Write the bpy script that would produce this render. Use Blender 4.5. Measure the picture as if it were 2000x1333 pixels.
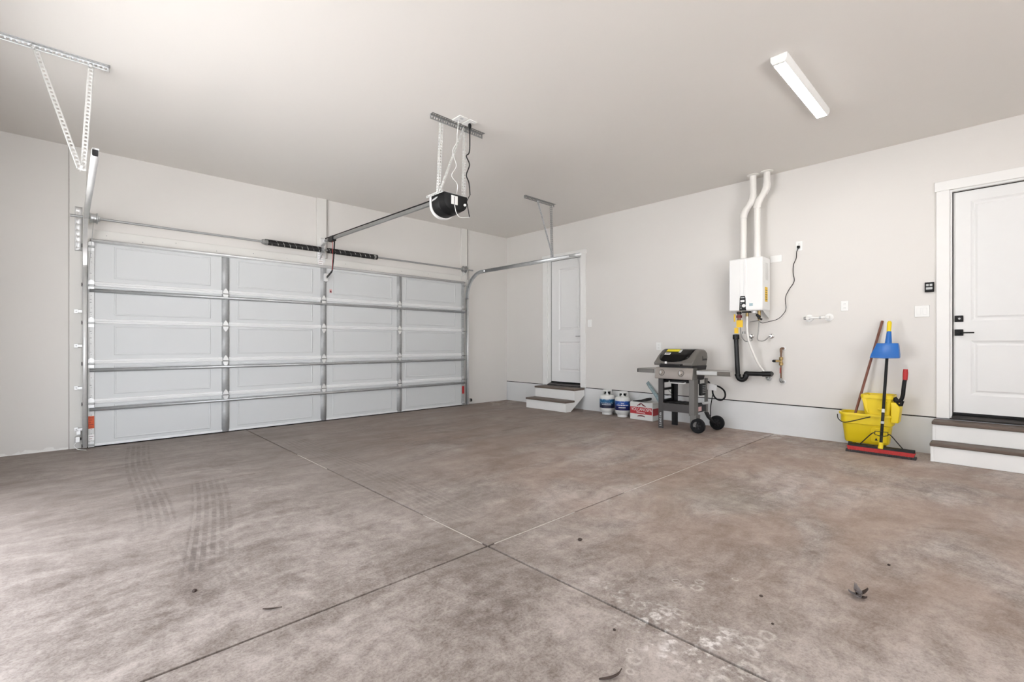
import bpy, bmesh, math, random
from mathutils import Vector, Matrix
V = Vector
random.seed(7)
scene = bpy.context.scene
for o in list(bpy.data.objects): bpy.data.objects.remove(o)
C = scene.collection

# ------------------------------------------------------------------ camera, world, lights, exposure
CAM_H, YAW, F, CY = 1.07, 43.547, 913.85, 672.0          # focal length and horizon in pixels of the 2000 x 1333 frame
cd = bpy.data.cameras.new('camera'); cam = bpy.data.objects.new('camera', cd); C.objects.link(cam)
cam.location = (0, 0, CAM_H); cam.rotation_euler = (math.radians(90), 0, math.radians(-YAW))
cd.sensor_width = 36; cd.lens = F/2000*36; cd.shift_y = (CY-666.5)/2000; cd.clip_start = .01; cd.clip_end = 200
scene.camera = cam
w = bpy.data.worlds.new('daylight'); scene.world = w; w.use_nodes = True
bg = w.node_tree.nodes['Background']; bg.inputs[0].default_value = (.93, .98, 1.06, 1); bg.inputs[1].default_value = 3.1
LAMP = 60.0                                               # strength of the two ceiling fixtures' diffusers
sl_ = bpy.data.lights.new('sun', 'SUN'); sun = bpy.data.objects.new('sun', sl_); C.objects.link(sun)
sl_.energy = 22; sl_.angle = math.radians(1); sl_.color = (1, .98, .96)
sun.rotation_euler = V((-.25, .25, -1.0)).to_track_quat('-Z', 'Y').to_euler()
scene.view_settings.view_transform = 'Standard'; scene.view_settings.look = 'None'
scene.view_settings.exposure = 0.83; scene.view_settings.gamma = 1.0
scene.view_settings.use_curve_mapping = False
scene.render.film_transparent = False

RX, GY, H, LX, BY = 6.08, 6.54, 3.085, -.85, -3.6         # right wall, garage-door wall, ceiling, left wall, rear wall

# a photo pixel put on a real plane of the room
_a = math.radians(YAW)
def ray(px, py):
    r = (px-1000)/F; u = (CY-py)/F
    return V((math.sin(_a)+r*math.cos(_a), math.cos(_a)-r*math.sin(_a), u))
def onX(px, py, X): d = ray(px, py); t = X/d.x; return V((X, d.y*t, CAM_H+d.z*t))
def onY(px, py, Y): d = ray(px, py); t = Y/d.y; return V((d.x*t, Y, CAM_H+d.z*t))
def onZ(px, py, Z): d = ray(px, py); t = (Z-CAM_H)/d.z; return V((d.x*t, d.y*t, Z))

# ------------------------------------------------------------------ materials
class N:
    def __init__(s, name):
        s.m = bpy.data.materials.new(name); s.m.use_nodes = True
        s.t = s.m.node_tree; s.b = s.t.nodes['Principled BSDF']; s.pos = s.t.nodes.new('ShaderNodeNewGeometry').outputs['Position']
    def _in(s, sock, v):
        if hasattr(v, 'is_linked') or isinstance(v, bpy.types.NodeSocket): s.t.links.new(v, sock)
        elif v is not None:
            if isinstance(v, (tuple, list)) and len(v) == 3 and sock.type == 'RGBA': v = (*v, 1)
            sock.default_value = v
    def math(s, op, a, b=None, c=None, clamp=False):
        n = s.t.nodes.new('ShaderNodeMath'); n.operation = op; n.use_clamp = clamp
        for i, v in enumerate((a, b, c)):
            if v is not None: s._in(n.inputs[i], v)
        return n.outputs[0]
    def vec(s, op, a, b):
        n = s.t.nodes.new('ShaderNodeVectorMath'); n.operation = op; s._in(n.inputs[0], a); s._in(n.inputs[1], b)
        return n.outputs['Value'] if op in ('LENGTH', 'DISTANCE', 'DOT_PRODUCT') else n.outputs[0]
    def xyz(s, v=None):
        n = s.t.nodes.new('ShaderNodeSeparateXYZ'); s._in(n.inputs[0], v or s.pos); return n.outputs
    def noise(s, v=None, scale=1, detail=4, rough=.5, dist=0):
        n = s.t.nodes.new('ShaderNodeTexNoise'); s._in(n.inputs['Vector'], v or s.pos)
        n.inputs['Scale'].default_value = scale; n.inputs['Detail'].default_value = detail
        n.inputs['Roughness'].default_value = rough; n.inputs['Distortion'].default_value = dist
        return n.outputs[0]
    def voro(s, v=None, scale=1, feature='F1', rand=1):
        n = s.t.nodes.new('ShaderNodeTexVoronoi'); n.feature = feature; s._in(n.inputs['Vector'], v or s.pos)
        n.inputs['Scale'].default_value = scale; n.inputs['Randomness'].default_value = rand; return n.outputs['Distance']
    def map(s, scale=(1, 1, 1), rot=(0, 0, 0), v=None):
        n = s.t.nodes.new('ShaderNodeMapping'); s._in(n.inputs[0], v or s.pos)
        n.inputs['Scale'].default_value = scale; n.inputs['Rotation'].default_value = rot; return n.outputs[0]
    def step(s, x, lo, hi):
        n = s.t.nodes.new('ShaderNodeMapRange'); n.interpolation_type = 'SMOOTHSTEP'; s._in(n.inputs[0], x)
        n.inputs[1].default_value = lo; n.inputs[2].default_value = hi; n.inputs[3].default_value = 0; n.inputs[4].default_value = 1
        return n.outputs[0]
    def mix(s, f, a, b, mode='MIX'):
        n = s.t.nodes.new('ShaderNodeMix'); n.data_type = 'RGBA'; n.blend_type = mode
        s._in(n.inputs[0], f); s._in(n.inputs[6], a); s._in(n.inputs[7], b); return n.outputs[2]
    def bump(s, h, strength=.2, dist=.01):
        n = s.t.nodes.new('ShaderNodeBump'); n.inputs['Strength'].default_value = strength; n.inputs['Distance'].default_value = dist
        s._in(n.inputs['Height'], h); s.t.links.new(n.outputs[0], s.b.inputs['Normal'])
    def done(s, col, rough=.5, metal=0, spec=None):
        s._in(s.b.inputs['Base Color'], col); s._in(s.b.inputs['Roughness'], rough); s._in(s.b.inputs['Metallic'], metal)
        if spec is not None: s.b.inputs['Specular IOR Level'].default_value = spec
        return s.m

def srgb(r, g, b):
    f = lambda c: (c/255/12.92 if c <= 10 else ((c/255+.055)/1.055)**2.4)
    return (f(r), f(g), f(b))
def plain(name, col, rough=.5, metal=0, var=.08, scale=9, bump=0, bscale=60, spec=None):
    n = N(name); f = n.noise(scale=scale, detail=5)
    dark = tuple(c*(1-var) for c in col); lite = tuple(min(1, c*(1+var)) for c in col)
    c = n.mix(f, dark, lite)
    if bump: n.bump(n.noise(scale=bscale, detail=3), bump, .004)
    return n.done(c, rough, metal, spec)

def wall_paint(name, col, patch=False):
    n = N(name); c = n.mix(n.noise(scale=.7, detail=3), tuple(x*.975 for x in col), tuple(x*1.02 for x in col))
    if patch:   # bare joint compound left by the floor
        x, y, z = n.xyz()[:3]
        edge = n.math('ADD', z, n.math('MULTIPLY', n.noise(scale=9, detail=4), -.20))
        m = n.math('MULTIPLY', n.math('SUBTRACT', 1, n.step(edge, -.075, -.062)), n.math('SUBTRACT', 1, n.step(x, .0, .012)))
        c = n.mix(m, c, (.86, .85, .82))
    n.bump(n.noise(scale=85, detail=4, rough=.6), .05, .004)
    return n.done(c, .62, 0, .35)

M = {}
M['wall'] = wall_paint('wall_paint', (.735, .712, .68))
M['wall_g'] = wall_paint('wall_paint_garage_side', (.735, .712, .68), True)
M['ceiling'] = wall_paint('ceiling_paint', (.82, .79, .75))
M['curb'] = plain('painted_concrete', (.73, .735, .73), .7, 0, .06, 3, .25, 40)
M['trimpaint'] = plain('white_trim_paint', (.84, .835, .815), .42, 0, .02)
M['jamb'] = plain('painted_board', (.73, .715, .68), .55, 0, .04, 3, .05)
M['doorpaint'] = plain('white_door_paint', (.80, .80, .79), .45, 0, .015)
M['doorskin'] = plain('grey_steel_door_skin', (.635, .65, .652), .5, 0, .02, 2)
M['rib'] = plain('white_steel_rib', (.82, .83, .83), .4, .1, .03)
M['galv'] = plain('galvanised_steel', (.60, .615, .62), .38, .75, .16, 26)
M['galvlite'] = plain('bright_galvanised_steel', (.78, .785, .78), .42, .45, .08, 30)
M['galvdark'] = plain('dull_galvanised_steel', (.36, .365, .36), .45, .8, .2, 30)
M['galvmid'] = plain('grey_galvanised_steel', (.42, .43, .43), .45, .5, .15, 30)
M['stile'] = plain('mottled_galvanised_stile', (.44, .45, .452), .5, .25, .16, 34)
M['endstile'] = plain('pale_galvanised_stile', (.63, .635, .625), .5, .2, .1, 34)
M['seam_shade'] = plain('dark_seam_shade', (.27, .25, .23), .8)
M['strap'] = plain('pale_zinc_strap', (.74, .74, .72), .45, .3, .06, 30)
M['black'] = plain('black_plastic', (.009, .009, .0095), .45, 0, .15, spec=.25)
M['blackrub'] = plain('black_rubber', (.010, .010, .011), .7, 0, .2, spec=.2)
M['blackpipe'] = plain('black_pipe', (.007, .007, .0075), .32, 0, .15, spec=.35)
M['charcoal'] = plain('charcoal_paint', (.024, .023, .024), .5, 0, .1, spec=.3)
M['enamel'] = plain('black_gloss_enamel', (.005, .0045, .0045), .10, 0, .1, spec=.16)
M['grillgrey'] = plain('grill_grey_cast', (.185, .172, .158), .45, .35, .08, 40)
M['grillleg'] = plain('grill_leg_grey', (.075, .070, .069), .5, .1, .06, spec=.3)
M['grilllegs'] = plain('grill_side_grey', (.165, .158, .148), .5, .2, .06)
M['panel'] = plain('warm_grey_panel', (.36, .325, .295), .45, .3, .05)
M['shelf'] = plain('shelf_grey', (.36, .345, .325), .45, .25, .05)
M['shelfdark'] = plain('dark_shelf_edge', (.13, .118, .10), .6, 0, .2, 40)
M['shelflite'] = plain('light_shelf_grey', (.47, .47, .455), .4, .3, .06)
M['white'] = plain('white_plastic', (.86, .86, .84), .4, 0, .02)
M['heater'] = plain('white_enamel_case', (.86, .86, .845), .3, 0, .01)
M['pvc'] = plain('white_pvc', (.85, .83, .79), .4, 0, .02)
M['yellow'] = plain('yellow_plastic', (.83, .62, .01), .42, 0, .05, 5)
M['yellowtag'] = plain('yellow_card', (.86, .55, .03), .6, 0, .03)
M['sticker'] = plain('yellow_sticker', (.85, .72, .02), .5, 0, .03)
M['red'] = plain('red_bristle', (.40, .012, .012), .6, 0, .25, 60)
M['redp'] = plain('red_plastic', (.48, .02, .02), .45, 0, .1)
M['redprint'] = plain('red_print', (.50, .035, .045), .6, 0, .06)
M['maroon'] = plain('dark_red_print', (.16, .02, .03), .6, 0, .1)
M['whiteprint'] = plain('white_print', (.88, .87, .86), .6, 0, .02)
M['pinkprint'] = plain('pale_print', (.72, .45, .45), .6, 0, .05)
M['card'] = plain('white_carton', (.76, .755, .735), .65, 0, .04, 5)
M['blue'] = plain('blue_plastic', (.012, .135, .47), .4, 0, .1, 6)
M['brass'] = plain('aged_brass', (.42, .30, .13), .35, .8, .25, 40)
M['copper'] = plain('brown_pipe', (.20, .12, .08), .4, .5, .25, 40)
M['chrome'] = plain('chrome', (.75, .75, .74), .18, 1, .04)
M['braid'] = plain('braided_steel', (.38, .38, .37), .4, .6, .15, 90)
M['bronze'] = plain('dark_threshold_metal', (.05, .045, .042), .38, .6, .25, 12)
M['tank'] = plain('tank_paint', (.72, .72, .70), .4, 0, .04)
M['teal'] = plain('blue_grey_steel', (.36, .47, .50), .45, .4, .1)
M['screen'] = plain('grey_screen', (.55, .56, .56), .3)
M['orange'] = plain('orange_warning_label', (.62, .09, .02), .55, 0, .12, 30)
M['leaf'] = plain('dry_leaf', (.06, .04, .032), .8, 0, .5, 60)
M['leafgrey'] = plain('grey_leaf', (.17, .15, .145), .8, 0, .4, 60)
M['dust'] = plain('pale_joint_dust', (.62, .57, .52), .9, 0, .25, 30)
M['gap'] = plain('dark_gap', (.03, .028, .026), .9)

def wood_mat(name, a, b, rough=.5, axis=1):
    n = N(name); sc = [18, 18, 18]; sc[axis] = 1.6
    c = n.mix(n.noise(n.map(tuple(sc)), 3, 6, .6, .8), a, b)
    n.bump(n.noise(n.map(tuple(sc)), 6, 4), .1, .003)
    return n.done(c, rough)
M['tread'] = wood_mat('stained_tread_wood', (.085, .06, .045), (.17, .125, .10), .55)
M['stick'] = wood_mat('brown_stick_wood', (.11, .03, .02), (.27, .10, .06), .45, 2)

def spring_mat():
    n = N('black_spring_with_paint_marks'); x, y, z = n.xyz()[:3]
    ph = n.math('FRACT', n.math('MULTIPLY', n.math('ADD', x, n.math('MULTIPLY', z, .5)), 13.5))
    m = n.math('MULTIPLY', n.step(ph, .0, .02), n.math('SUBTRACT', 1, n.step(ph, .09, .12)))
    m = n.math('MULTIPLY', m, n.step(n.noise(scale=45), .42, .55))
    n.bump(n.math('SINE', n.math('MULTIPLY', x, 900)), .5, .004)
    return n.done(n.mix(m, (.012, .011, .011), (.6, .59, .56)), .45, .3)
M['spring'] = spring_mat()

def tank_label_mat(name, top, low):
    n = N(name); x, y, z = n.xyz()[:3]
    c = n.mix(n.step(z, .13, .21), low, top)
    m = n.math('MULTIPLY', n.step(n.noise(n.map((20, 20, 35)), 1.5, 5), .55, .7), n.step(z, .165, .215))
    return n.done(n.mix(m, c, (.25, .5, .75)), .4)
M['label_teal'] = tank_label_mat('teal_blue_tank_label', (.012, .105, .24), (.004, .005, .03))
M['label_blue'] = tank_label_mat('royal_blue_tank_label', (.008, .07, .36), (.004, .005, .07))

def floor_mat():
    n = N('stained_concrete'); x, y, z = n.xyz()[:3]
    flat = n.map((1, 1, 0))
    streak = n.map((.55, 2.6, 0), (0, 0, math.radians(20)))
    warp = n.vec('ADD', flat, n.vec('MULTIPLY', n.noise(flat, .9, 3, .5), (.5, .5, 0)))
    big = n.noise(warp, .75, 8, .66, .5)
    mid = n.noise(n.map((.7, 3.0, 0), (0, 0, math.radians(14)), warp), 1.7, 9, .72, .6)
    cross = n.noise(n.map((3.2, .8, 0), (0, 0, math.radians(-24)), warp), 1.9, 9, .72, .6)
    fine = n.noise(flat, 17, 9, .78, .3)
    grain = n.noise(flat, 95, 5, .75)
    v = n.math('ADD', n.math('MULTIPLY', big, .62), n.math('ADD', n.math('MULTIPLY', mid, .46), n.math('ADD', n.math('MULTIPLY', cross, .16), n.math('MULTIPLY', fine, .50))))
    mott = n.noise(warp, 5.5, 9, .74, .4)
    v = n.math('ADD', v, n.math('ADD', n.math('MULTIPLY', n.math('SUBTRACT', grain, .5), .50), n.math('MULTIPLY', n.math('SUBTRACT', mott, .5), .42)))
    v = n.step(v, .58, 1.20)
    c = n.mix(v, (.128, .096, .080), (.635, .565, .525))
    # brown / reddish broom-swept bay on the right, painted deeper to offset strong light; greyer bay on the left
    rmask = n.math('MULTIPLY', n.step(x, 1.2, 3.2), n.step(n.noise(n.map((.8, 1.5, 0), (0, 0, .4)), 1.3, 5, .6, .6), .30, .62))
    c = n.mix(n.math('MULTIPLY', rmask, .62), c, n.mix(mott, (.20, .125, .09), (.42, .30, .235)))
    # bay by the overhead door: tyre dirt plus light fall-off painted in
    worn_shade = n.math('MULTIPLY', n.step(y, 1.7, 4.6), n.step(n.noise(flat, .8, 6, .6), .12, .5))
    c = n.mix(n.math('MULTIPLY', worn_shade, .62), c, n.mix(mid, (.095, .072, .062), (.30, .245, .215)))
    # pale scuffs
    sc = n.step(n.noise(n.map((1.2, 2.2, 0), (0, 0, -.5), None), 2.4, 9, .7, .9), .63, .74)
    c = n.mix(n.math('MULTIPLY', sc, .33), c, (.58, .52, .48))
    # tyre prints: bands along the driving direction, ribbed
    def band(cx, slope, y0, y1, hw, amt):
        nonlocal c
        wob = n.math('MULTIPLY', n.math('SINE', n.math('MULTIPLY', y, 2.1)), .02)
        cxn = n.math('ADD', n.math('ADD', cx, n.math('MULTIPLY', n.math('SUBTRACT', y, y0), slope)), wob)
        d = n.math('SUBTRACT', x, cxn)
        m = n.math('SUBTRACT', 1, n.step(n.math('ABSOLUTE', d), hw*.8, hw))
        rib = n.step(n.math('SINE', n.math('MULTIPLY', d, 150)), -.75, .2)
        lug = n.step(n.math('SINE', n.math('MULTIPLY', n.math('ADD', y, n.math('MULTIPLY', d, .8)), 95)), -.9, -.2)
        m = n.math('MULTIPLY', m, n.math('MULTIPLY', rib, n.math('ADD', .6, n.math('MULTIPLY', lug, .4))))
        e = n.math('MULTIPLY', n.step(y, y0, y0+.35), n.math('SUBTRACT', 1, n.step(y, y1-.3, y1)))
        m = n.math('MULTIPLY', n.math('MULTIPLY', m, e), n.step(n.noise(flat, 5, 7, .7), .36, .62))
        c = n.mix(n.math('MULTIPLY', m, amt), c, (.085, .065, .057))
    band(.36, .055, 3.3, 6.45, .11, .45)
    band(.47, .17, 2.4, 4.45, .13, .5)
    band(.52, -.02, 2.2, 3.2, .13, .25)
    band(1.66, -.16, 0.9, 1.45, .13, .22)
    band(1.78, .02, 2.1, 5.6, .15, .35)
    band(2.62, .05, 3.4, 5.9, .14, .3)
    # mineral bloom with rings beside the joint
    dx = n.math('SUBTRACT', x, 1.62); dy = n.math('SUBTRACT', y, .76)
    r = n.math('SQRT', n.math('ADD', n.math('POWER', n.math('MULTIPLY', dx, 1.9), 2), n.math('POWER', dy, 2)))
    reg = n.math('SUBTRACT', 1, n.step(n.math('ADD', r, n.math('MULTIPLY', n.noise(flat, 6, 5, .6), .34)), .34, .60))
    jx = n.math('ABSOLUTE', n.math('SUBTRACT', x, 1.70)); jl = n.math('MULTIPLY', n.math('SUBTRACT', 1, n.step(jx, .02, .09)), n.math('MULTIPLY', n.step(y, .55, .8), n.math('SUBTRACT', 1, n.step(y, 1.1, 1.5))))
    reg = n.math('MAXIMUM', reg, n.math('MULTIPLY', jl, .8))
    vv = n.voro(n.vec('ADD', flat, n.vec('MULTIPLY', n.noise(flat, 9, 3), (.06, .06, 0))), 15, 'F1')
    ringm = n.math('SUBTRACT', 1, n.step(n.math('ABSOLUTE', n.math('SUBTRACT', vv, .30)), .05, .17))
    patchy = n.step(n.noise(flat, 26, 5, .7), .5, .72)
    bloom = n.math('MULTIPLY', reg, n.math('MAXIMUM', n.math('MULTIPLY', ringm, n.math('MULTIPLY', n.step(n.noise(flat, 8, 2), .42, .6), n.step(n.noise(flat, 55, 4, .7), .3, .6))), n.math('MULTIPLY', patchy, .9)))
    c = n.mix(n.math('MULTIPLY', bloom, .95), c, (.80, .76, .735))
    # lone drip rings
    for (px, py, rad) in ((2.0, .93, .022), (1.96, .99, .016), (2.06, .94, .018), (1.99, 1.02, .014), (1.39, .86, .02), (1.33, .84, .013), (1.42, .90, .012), (1.50, .62, .026), (1.62, .58, .03), (1.78, .62, .03), (1.86, .60, .024), (2.2, .84, .012)):
        d = n.math('SQRT', n.math('ADD', n.math('POWER', n.math('SUBTRACT', x, px), 2), n.math('POWER', n.math('SUBTRACT', y, py), 2)))
        d = n.math('ADD', d, n.math('MULTIPLY', n.math('SUBTRACT', n.noise(flat, 30, 3), .5), .02))
        mk = n.math('MULTIPLY', n.math('SUBTRACT', 1, n.step(n.math('ABSOLUTE', n.math('SUBTRACT', d, rad)), rad*.1, rad*.5)), n.step(n.noise(flat, 60, 4, .7), .32, .6))
        c = n.mix(n.math('MULTIPLY', mk, .55), c, (.68, .64, .60))
    # broad tyre-darkened lane and oil-dulled patch around the crossing joints
    lane = n.math('MULTIPLY', n.math('SUBTRACT', 1, n.step(n.math('ABSOLUTE', n.math('SUBTRACT', x, 1.75)), .18, .75)), n.math('MULTIPLY', n.step(y, 1.25, 1.9), n.step(n.noise(flat, 2.2, 6, .65), .3, .62)))
    c = n.mix(n.math('MULTIPLY', lane, .42), c, n.mix(fine, (.12, .095, .082), (.24, .20, .175)))
    dull = n.math('MULTIPLY', n.math('SUBTRACT', 1, n.step(n.vec('DISTANCE', flat, (3.2, 1.5, 0)), .15, .75)), n.step(n.noise(flat, 2.6, 6, .65), .34, .64))
    c = n.mix(n.math('MULTIPLY', dull, .4), c, (.20, .165, .125))
    # plaster dust along the far edges
    ed = n.math('MULTIPLY', n.step(x, 5.15, 5.6), n.math('MULTIPLY', n.step(y, 5.7, 6.3), n.step(n.noise(flat, 7, 6, .65), .5, .66)))
    c = n.mix(n.math('MULTIPLY', ed, .7), c, (.62, .57, .54))
    ed2 = n.math('MULTIPLY', n.math('SUBTRACT', 1, n.step(n.math('ABSOLUTE', n.math('SUBTRACT', y, 1.84)), .05, .12)), n.math('MULTIPLY', n.step(x, 5.72, 5.8), n.step(n.noise(flat, 9, 5, .65), .4, .52)))
    c = n.mix(n.math('MULTIPLY', ed2, .6), c, (.66, .62, .59))
    c = n.mix(n.math('MULTIPLY', n.step(grain, .52, .72), .22), c, (.10, .08, .07))
    n.bump(n.math('ADD', n.math('MULTIPLY', fine, .6), n.math('MULTIPLY', grain, .3)), .12, .006)
    return n.done(c, n.math('ADD', .42, n.math('MULTIPLY', fine, .3)), 0, .4)
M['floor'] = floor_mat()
M['bounceground'] = plain('pale_bounce_concrete', (.56, .56, .56), .8, 0, .06, 2)  # for the unseen ground that bounces sunlight into the room

em = bpy.data.materials.new('lit_diffuser'); em.use_nodes = True
eb = em.node_tree.nodes['Principled BSDF']; eb.inputs['Base Color'].default_value = (.9, .9, .9, 1)
eb.inputs['Emission Color'].default_value = (1, .99, .97, 1); eb.inputs['Emission Strength'].default_value = LAMP
M['diffuser'] = em

# ------------------------------------------------------------------ mesh helpers
class MB:
    def __init__(s): s.v = []; s.f = []
    def add(s, vs, fs):
        k = len(s.v); s.v += [V(p) for p in vs]; s.f += [tuple(i+k for i in f) for f in fs]; return s
    def box(s, a, b):
        x0, y0, z0 = a; x1, y1, z1 = b
        x0, x1 = min(x0, x1), max(x0, x1); y0, y1 = min(y0, y1), max(y0, y1); z0, z1 = min(z0, z1), max(z0, z1)
        return s.add([(x0,y0,z0),(x1,y0,z0),(x1,y1,z0),(x0,y1,z0),(x0,y0,z1),(x1,y0,z1),(x1,y1,z1),(x0,y1,z1)],
                     [(0,3,2,1),(4,5,6,7),(0,1,5,4),(1,2,6,5),(2,3,7,6),(3,0,4,7)])
    def bar(s, p0, p1, wd, ht, up=(0, 0, 1)):
        p0, p1 = V(p0), V(p1); t = (p1-p0).normalized(); u = t.cross(V(up)).normalized(); n = u.cross(t)
        vs = [p+u*a*wd/2+n*b*ht/2 for p in (p0, p1) for a, b in ((-1,-1),(1,-1),(1,1),(-1,1))]
        return s.add(vs, [(0,1,2,3),(7,6,5,4),(0,4,5,1),(1,5,6,2),(2,6,7,3),(3,7,4,0)])
    def tube(s, path, r, n=12, cap=True):
        path = [V(p) for p in path]; rs = r if isinstance(r, (list, tuple)) else [r]*len(path)
        k = len(s.v); t = (path[1]-path[0]).normalized()
        u = t.orthogonal().normalized()
        for i, p in enumerate(path):
            if i == 0: tt = path[1]-path[0]
            elif i == len(path)-1: tt = path[-1]-path[-2]
            else: tt = (path[i+1]-p).normalized()+(p-path[i-1]).normalized()
            tt.normalize(); u = (u-tt*u.dot(tt)).normalized(); w_ = tt.cross(u)
            for j in range(n):
                a = 2*math.pi*j/n; s.v.append(p+(u*math.cos(a)+w_*math.sin(a))*rs[i])
        for i in range(len(path)-1):
            for j in range(n):
                j2 = (j+1) % n; s.f.append((k+i*n+j, k+i*n+j2, k+(i+1)*n+j2, k+(i+1)*n+j))
        if cap:
            s.f.append(tuple(k+j for j in reversed(range(n)))); e = k+(len(path)-1)*n; s.f.append(tuple(e+j for j in range(n)))
        return s
    def lathe(s, prof, o, axis=(0, 0, 1), n=24, cap=True):      # prof: (radius, height along axis)
        ax = V(axis).normalized(); u = ax.orthogonal().normalized(); w_ = ax.cross(u); o = V(o); k = len(s.v)
        for r, h in prof:
            for j in range(n):
                a = 2*math.pi*j/n; s.v.append(o+ax*h+(u*math.cos(a)+w_*math.sin(a))*max(r, 1e-5))
        for i in range(len(prof)-1):
            for j in range(n):
                j2 = (j+1) % n; s.f.append((k+i*n+j, k+i*n+j2, k+(i+1)*n+j2, k+(i+1)*n+j))
        if cap:
            s.f.append(tuple(k+j for j in reversed(range(n)))); e = k+(len(prof)-1)*n; s.f.append(tuple(e+j for j in range(n)))
        return s
    def prism(s, poly, ext):                                     # poly: 3-D points in one plane, swept along ext
        poly = [V(p) for p in poly]; ext = V(ext); n = len(poly)
        return s.add(poly+[p+ext for p in poly], [tuple(reversed(range(n))), tuple(range(n, 2*n))]+[(i, (i+1) % n, n+(i+1) % n, n+i) for i in range(n)])
    def loft(s, loops, cap=True):
        n = len(loops[0]); k = len(s.v)
        for L in loops: s.v += [V(p) for p in L]
        for i in range(len(loops)-1):
            for j in range(n):
                j2 = (j+1) % n; s.f.append((k+i*n+j, k+i*n+j2, k+(i+1)*n+j2, k+(i+1)*n+j))
        if cap:
            s.f.append(tuple(k+j for j in reversed(range(n)))); e = k+(len(loops)-1)*n; s.f.append(tuple(e+j for j in range(n)))
        return s
    def strip(s, path, lat, prof):                               # open profile (u along lat, v along normal) swept along path
        path = [V(p) for p in path]; lat = V(lat); k = len(s.v); n = len(prof)
        for i, p in enumerate(path):
            if i == 0: t = path[1]-path[0]
            elif i == len(path)-1: t = path[-1]-path[-2]
            else: t = (path[i+1]-p).normalized()+(p-path[i-1]).normalized()
            t.normalize(); nn = t.cross(lat).normalized()
            for a, b in prof: s.v.append(p+lat*a+nn*b)
        for i in range(len(path)-1):
            for j in range(n-1): s.f.append((k+i*n+j, k+i*n+j+1, k+(i+1)*n+j+1, k+(i+1)*n+j))
        return s
    def perf(s, p0, p1, offs, holes, pitch=.028, hole=.011):     # strip with real square holes; offs: cross-section offsets
        p0, p1 = V(p0), V(p1); L = (p1-p0).length; t = (p1-p0)/L; cuts = [0]; d = pitch*.5
        while d+hole < L-.006: cuts += [d, d+hole]; d += pitch
        cuts.append(L); k = len(s.v); n = len(offs)
        for c in cuts:
            for o in offs: s.v.append(p0+t*c+V(o))
        for i in range(len(cuts)-1):
            for j in range(n-1):
                if i % 2 == 1 and j in holes: continue
                s.f.append((k+i*n+j, k+i*n+j+1, k+(i+1)*n+j+1, k+(i+1)*n+j))
        return s

ORG = {}
def _link(o, parent=None):
    C.objects.link(o)
    if parent: o.parent = parent
    return o
def tag(o, label=None, cat=None, group=None, kind=None):
    if label: o['label'] = label
    if cat: o['category'] = cat
    if group: o['group'] = group
    if kind: o['kind'] = kind
    return o
def thing(name, label, cat, loc=(0, 0, 0), group=None, kind=None):
    o = bpy.data.objects.new(name, None); o.empty_display_size = .05; _link(o); o.location = loc; ORG[o.name] = V(loc)
    return tag(o, label, cat, group, kind)
def obj(name, mb, mat, parent=None, bevel=0, solid=0, smooth=True, loc=None, label=None, seg=2):
    org = ORG[parent.name] if parent else V(loc or (0, 0, 0))
    me = bpy.data.meshes.new(name); me.from_pydata([p-org for p in mb.v], [], mb.f); me.update()
    bm = bmesh.new(); bm.from_mesh(me); bmesh.ops.recalc_face_normals(bm, faces=bm.faces); bm.to_mesh(me); bm.free()
    o = bpy.data.objects.new(name, me); _link(o, parent)
    if not parent: o.location = org
    ORG[o.name] = org
    me.materials.append(M[mat] if isinstance(mat, str) else mat)
    if smooth:
        me.polygons.foreach_set('use_smooth', [True]*len(me.polygons)); me.set_sharp_from_angle(angle=math.radians(38))
    if solid:
        m = o.modifiers.new('thickness', 'SOLIDIFY'); m.thickness = solid; m.offset = 0
    if bevel:
        m = o.modifiers.new('bevel', 'BEVEL'); m.width = bevel; m.segments = seg; m.limit_method = 'ANGLE'; m.angle_limit = math.radians(40)
    if label: o['label'] = label
    return o
def single(name, mb, mat, label, cat, loc, group=None, **kw):
    return tag(obj(name, mb, mat, None, loc=loc, **kw), label, cat, group)
def box(a, b): return MB().box(a, b)
def bezier(pts, n=10):                                            # smooth path through points (Catmull-Rom)
    pts = [V(p) for p in pts]; P = [pts[0]*2-pts[1]]+pts+[pts[-1]*2-pts[-2]]; out = []
    for i in range(1, len(P)-2):
        for k in range(n):
            t = k/n; a, b, c, d = P[i-1], P[i], P[i+1], P[i+2]
            out.append(.5*((2*b)+(c-a)*t+(2*a-5*b+4*c-d)*t*t+(3*b-a-3*c+d)*t**3))
    return out+[pts[-1]]
def text_mesh(name, body, size, origin, xdir, ydir, mat, parent, extrude=.0012, align='CENTER', sx=1.0, label=None):
    cu = bpy.data.curves.new(name, 'FONT'); cu.body = body; cu.size = size; cu.extrude = extrude; cu.align_x = align; cu.align_y = 'CENTER'; cu.resolution_u = 2
    t = bpy.data.objects.new(name, cu); C.objects.link(t); bpy.context.view_layer.update()
    me = bpy.data.meshes.new_from_object(t.evaluated_get(bpy.context.evaluated_depsgraph_get()))
    bpy.data.objects.remove(t); bpy.data.curves.remove(cu)
    x, y = V(xdir).normalized(), V(ydir).normalized(); z = x.cross(y)
    mb = MB(); org = V(origin)
    mb.add([org+x*v.co.x*sx+y*v.co.y+z*v.co.z for v in me.vertices], [tuple(p.vertices) for p in me.polygons])
    bpy.data.meshes.remove(me)
    return obj(name, mb, mat, parent, smooth=False, label=label)
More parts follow.
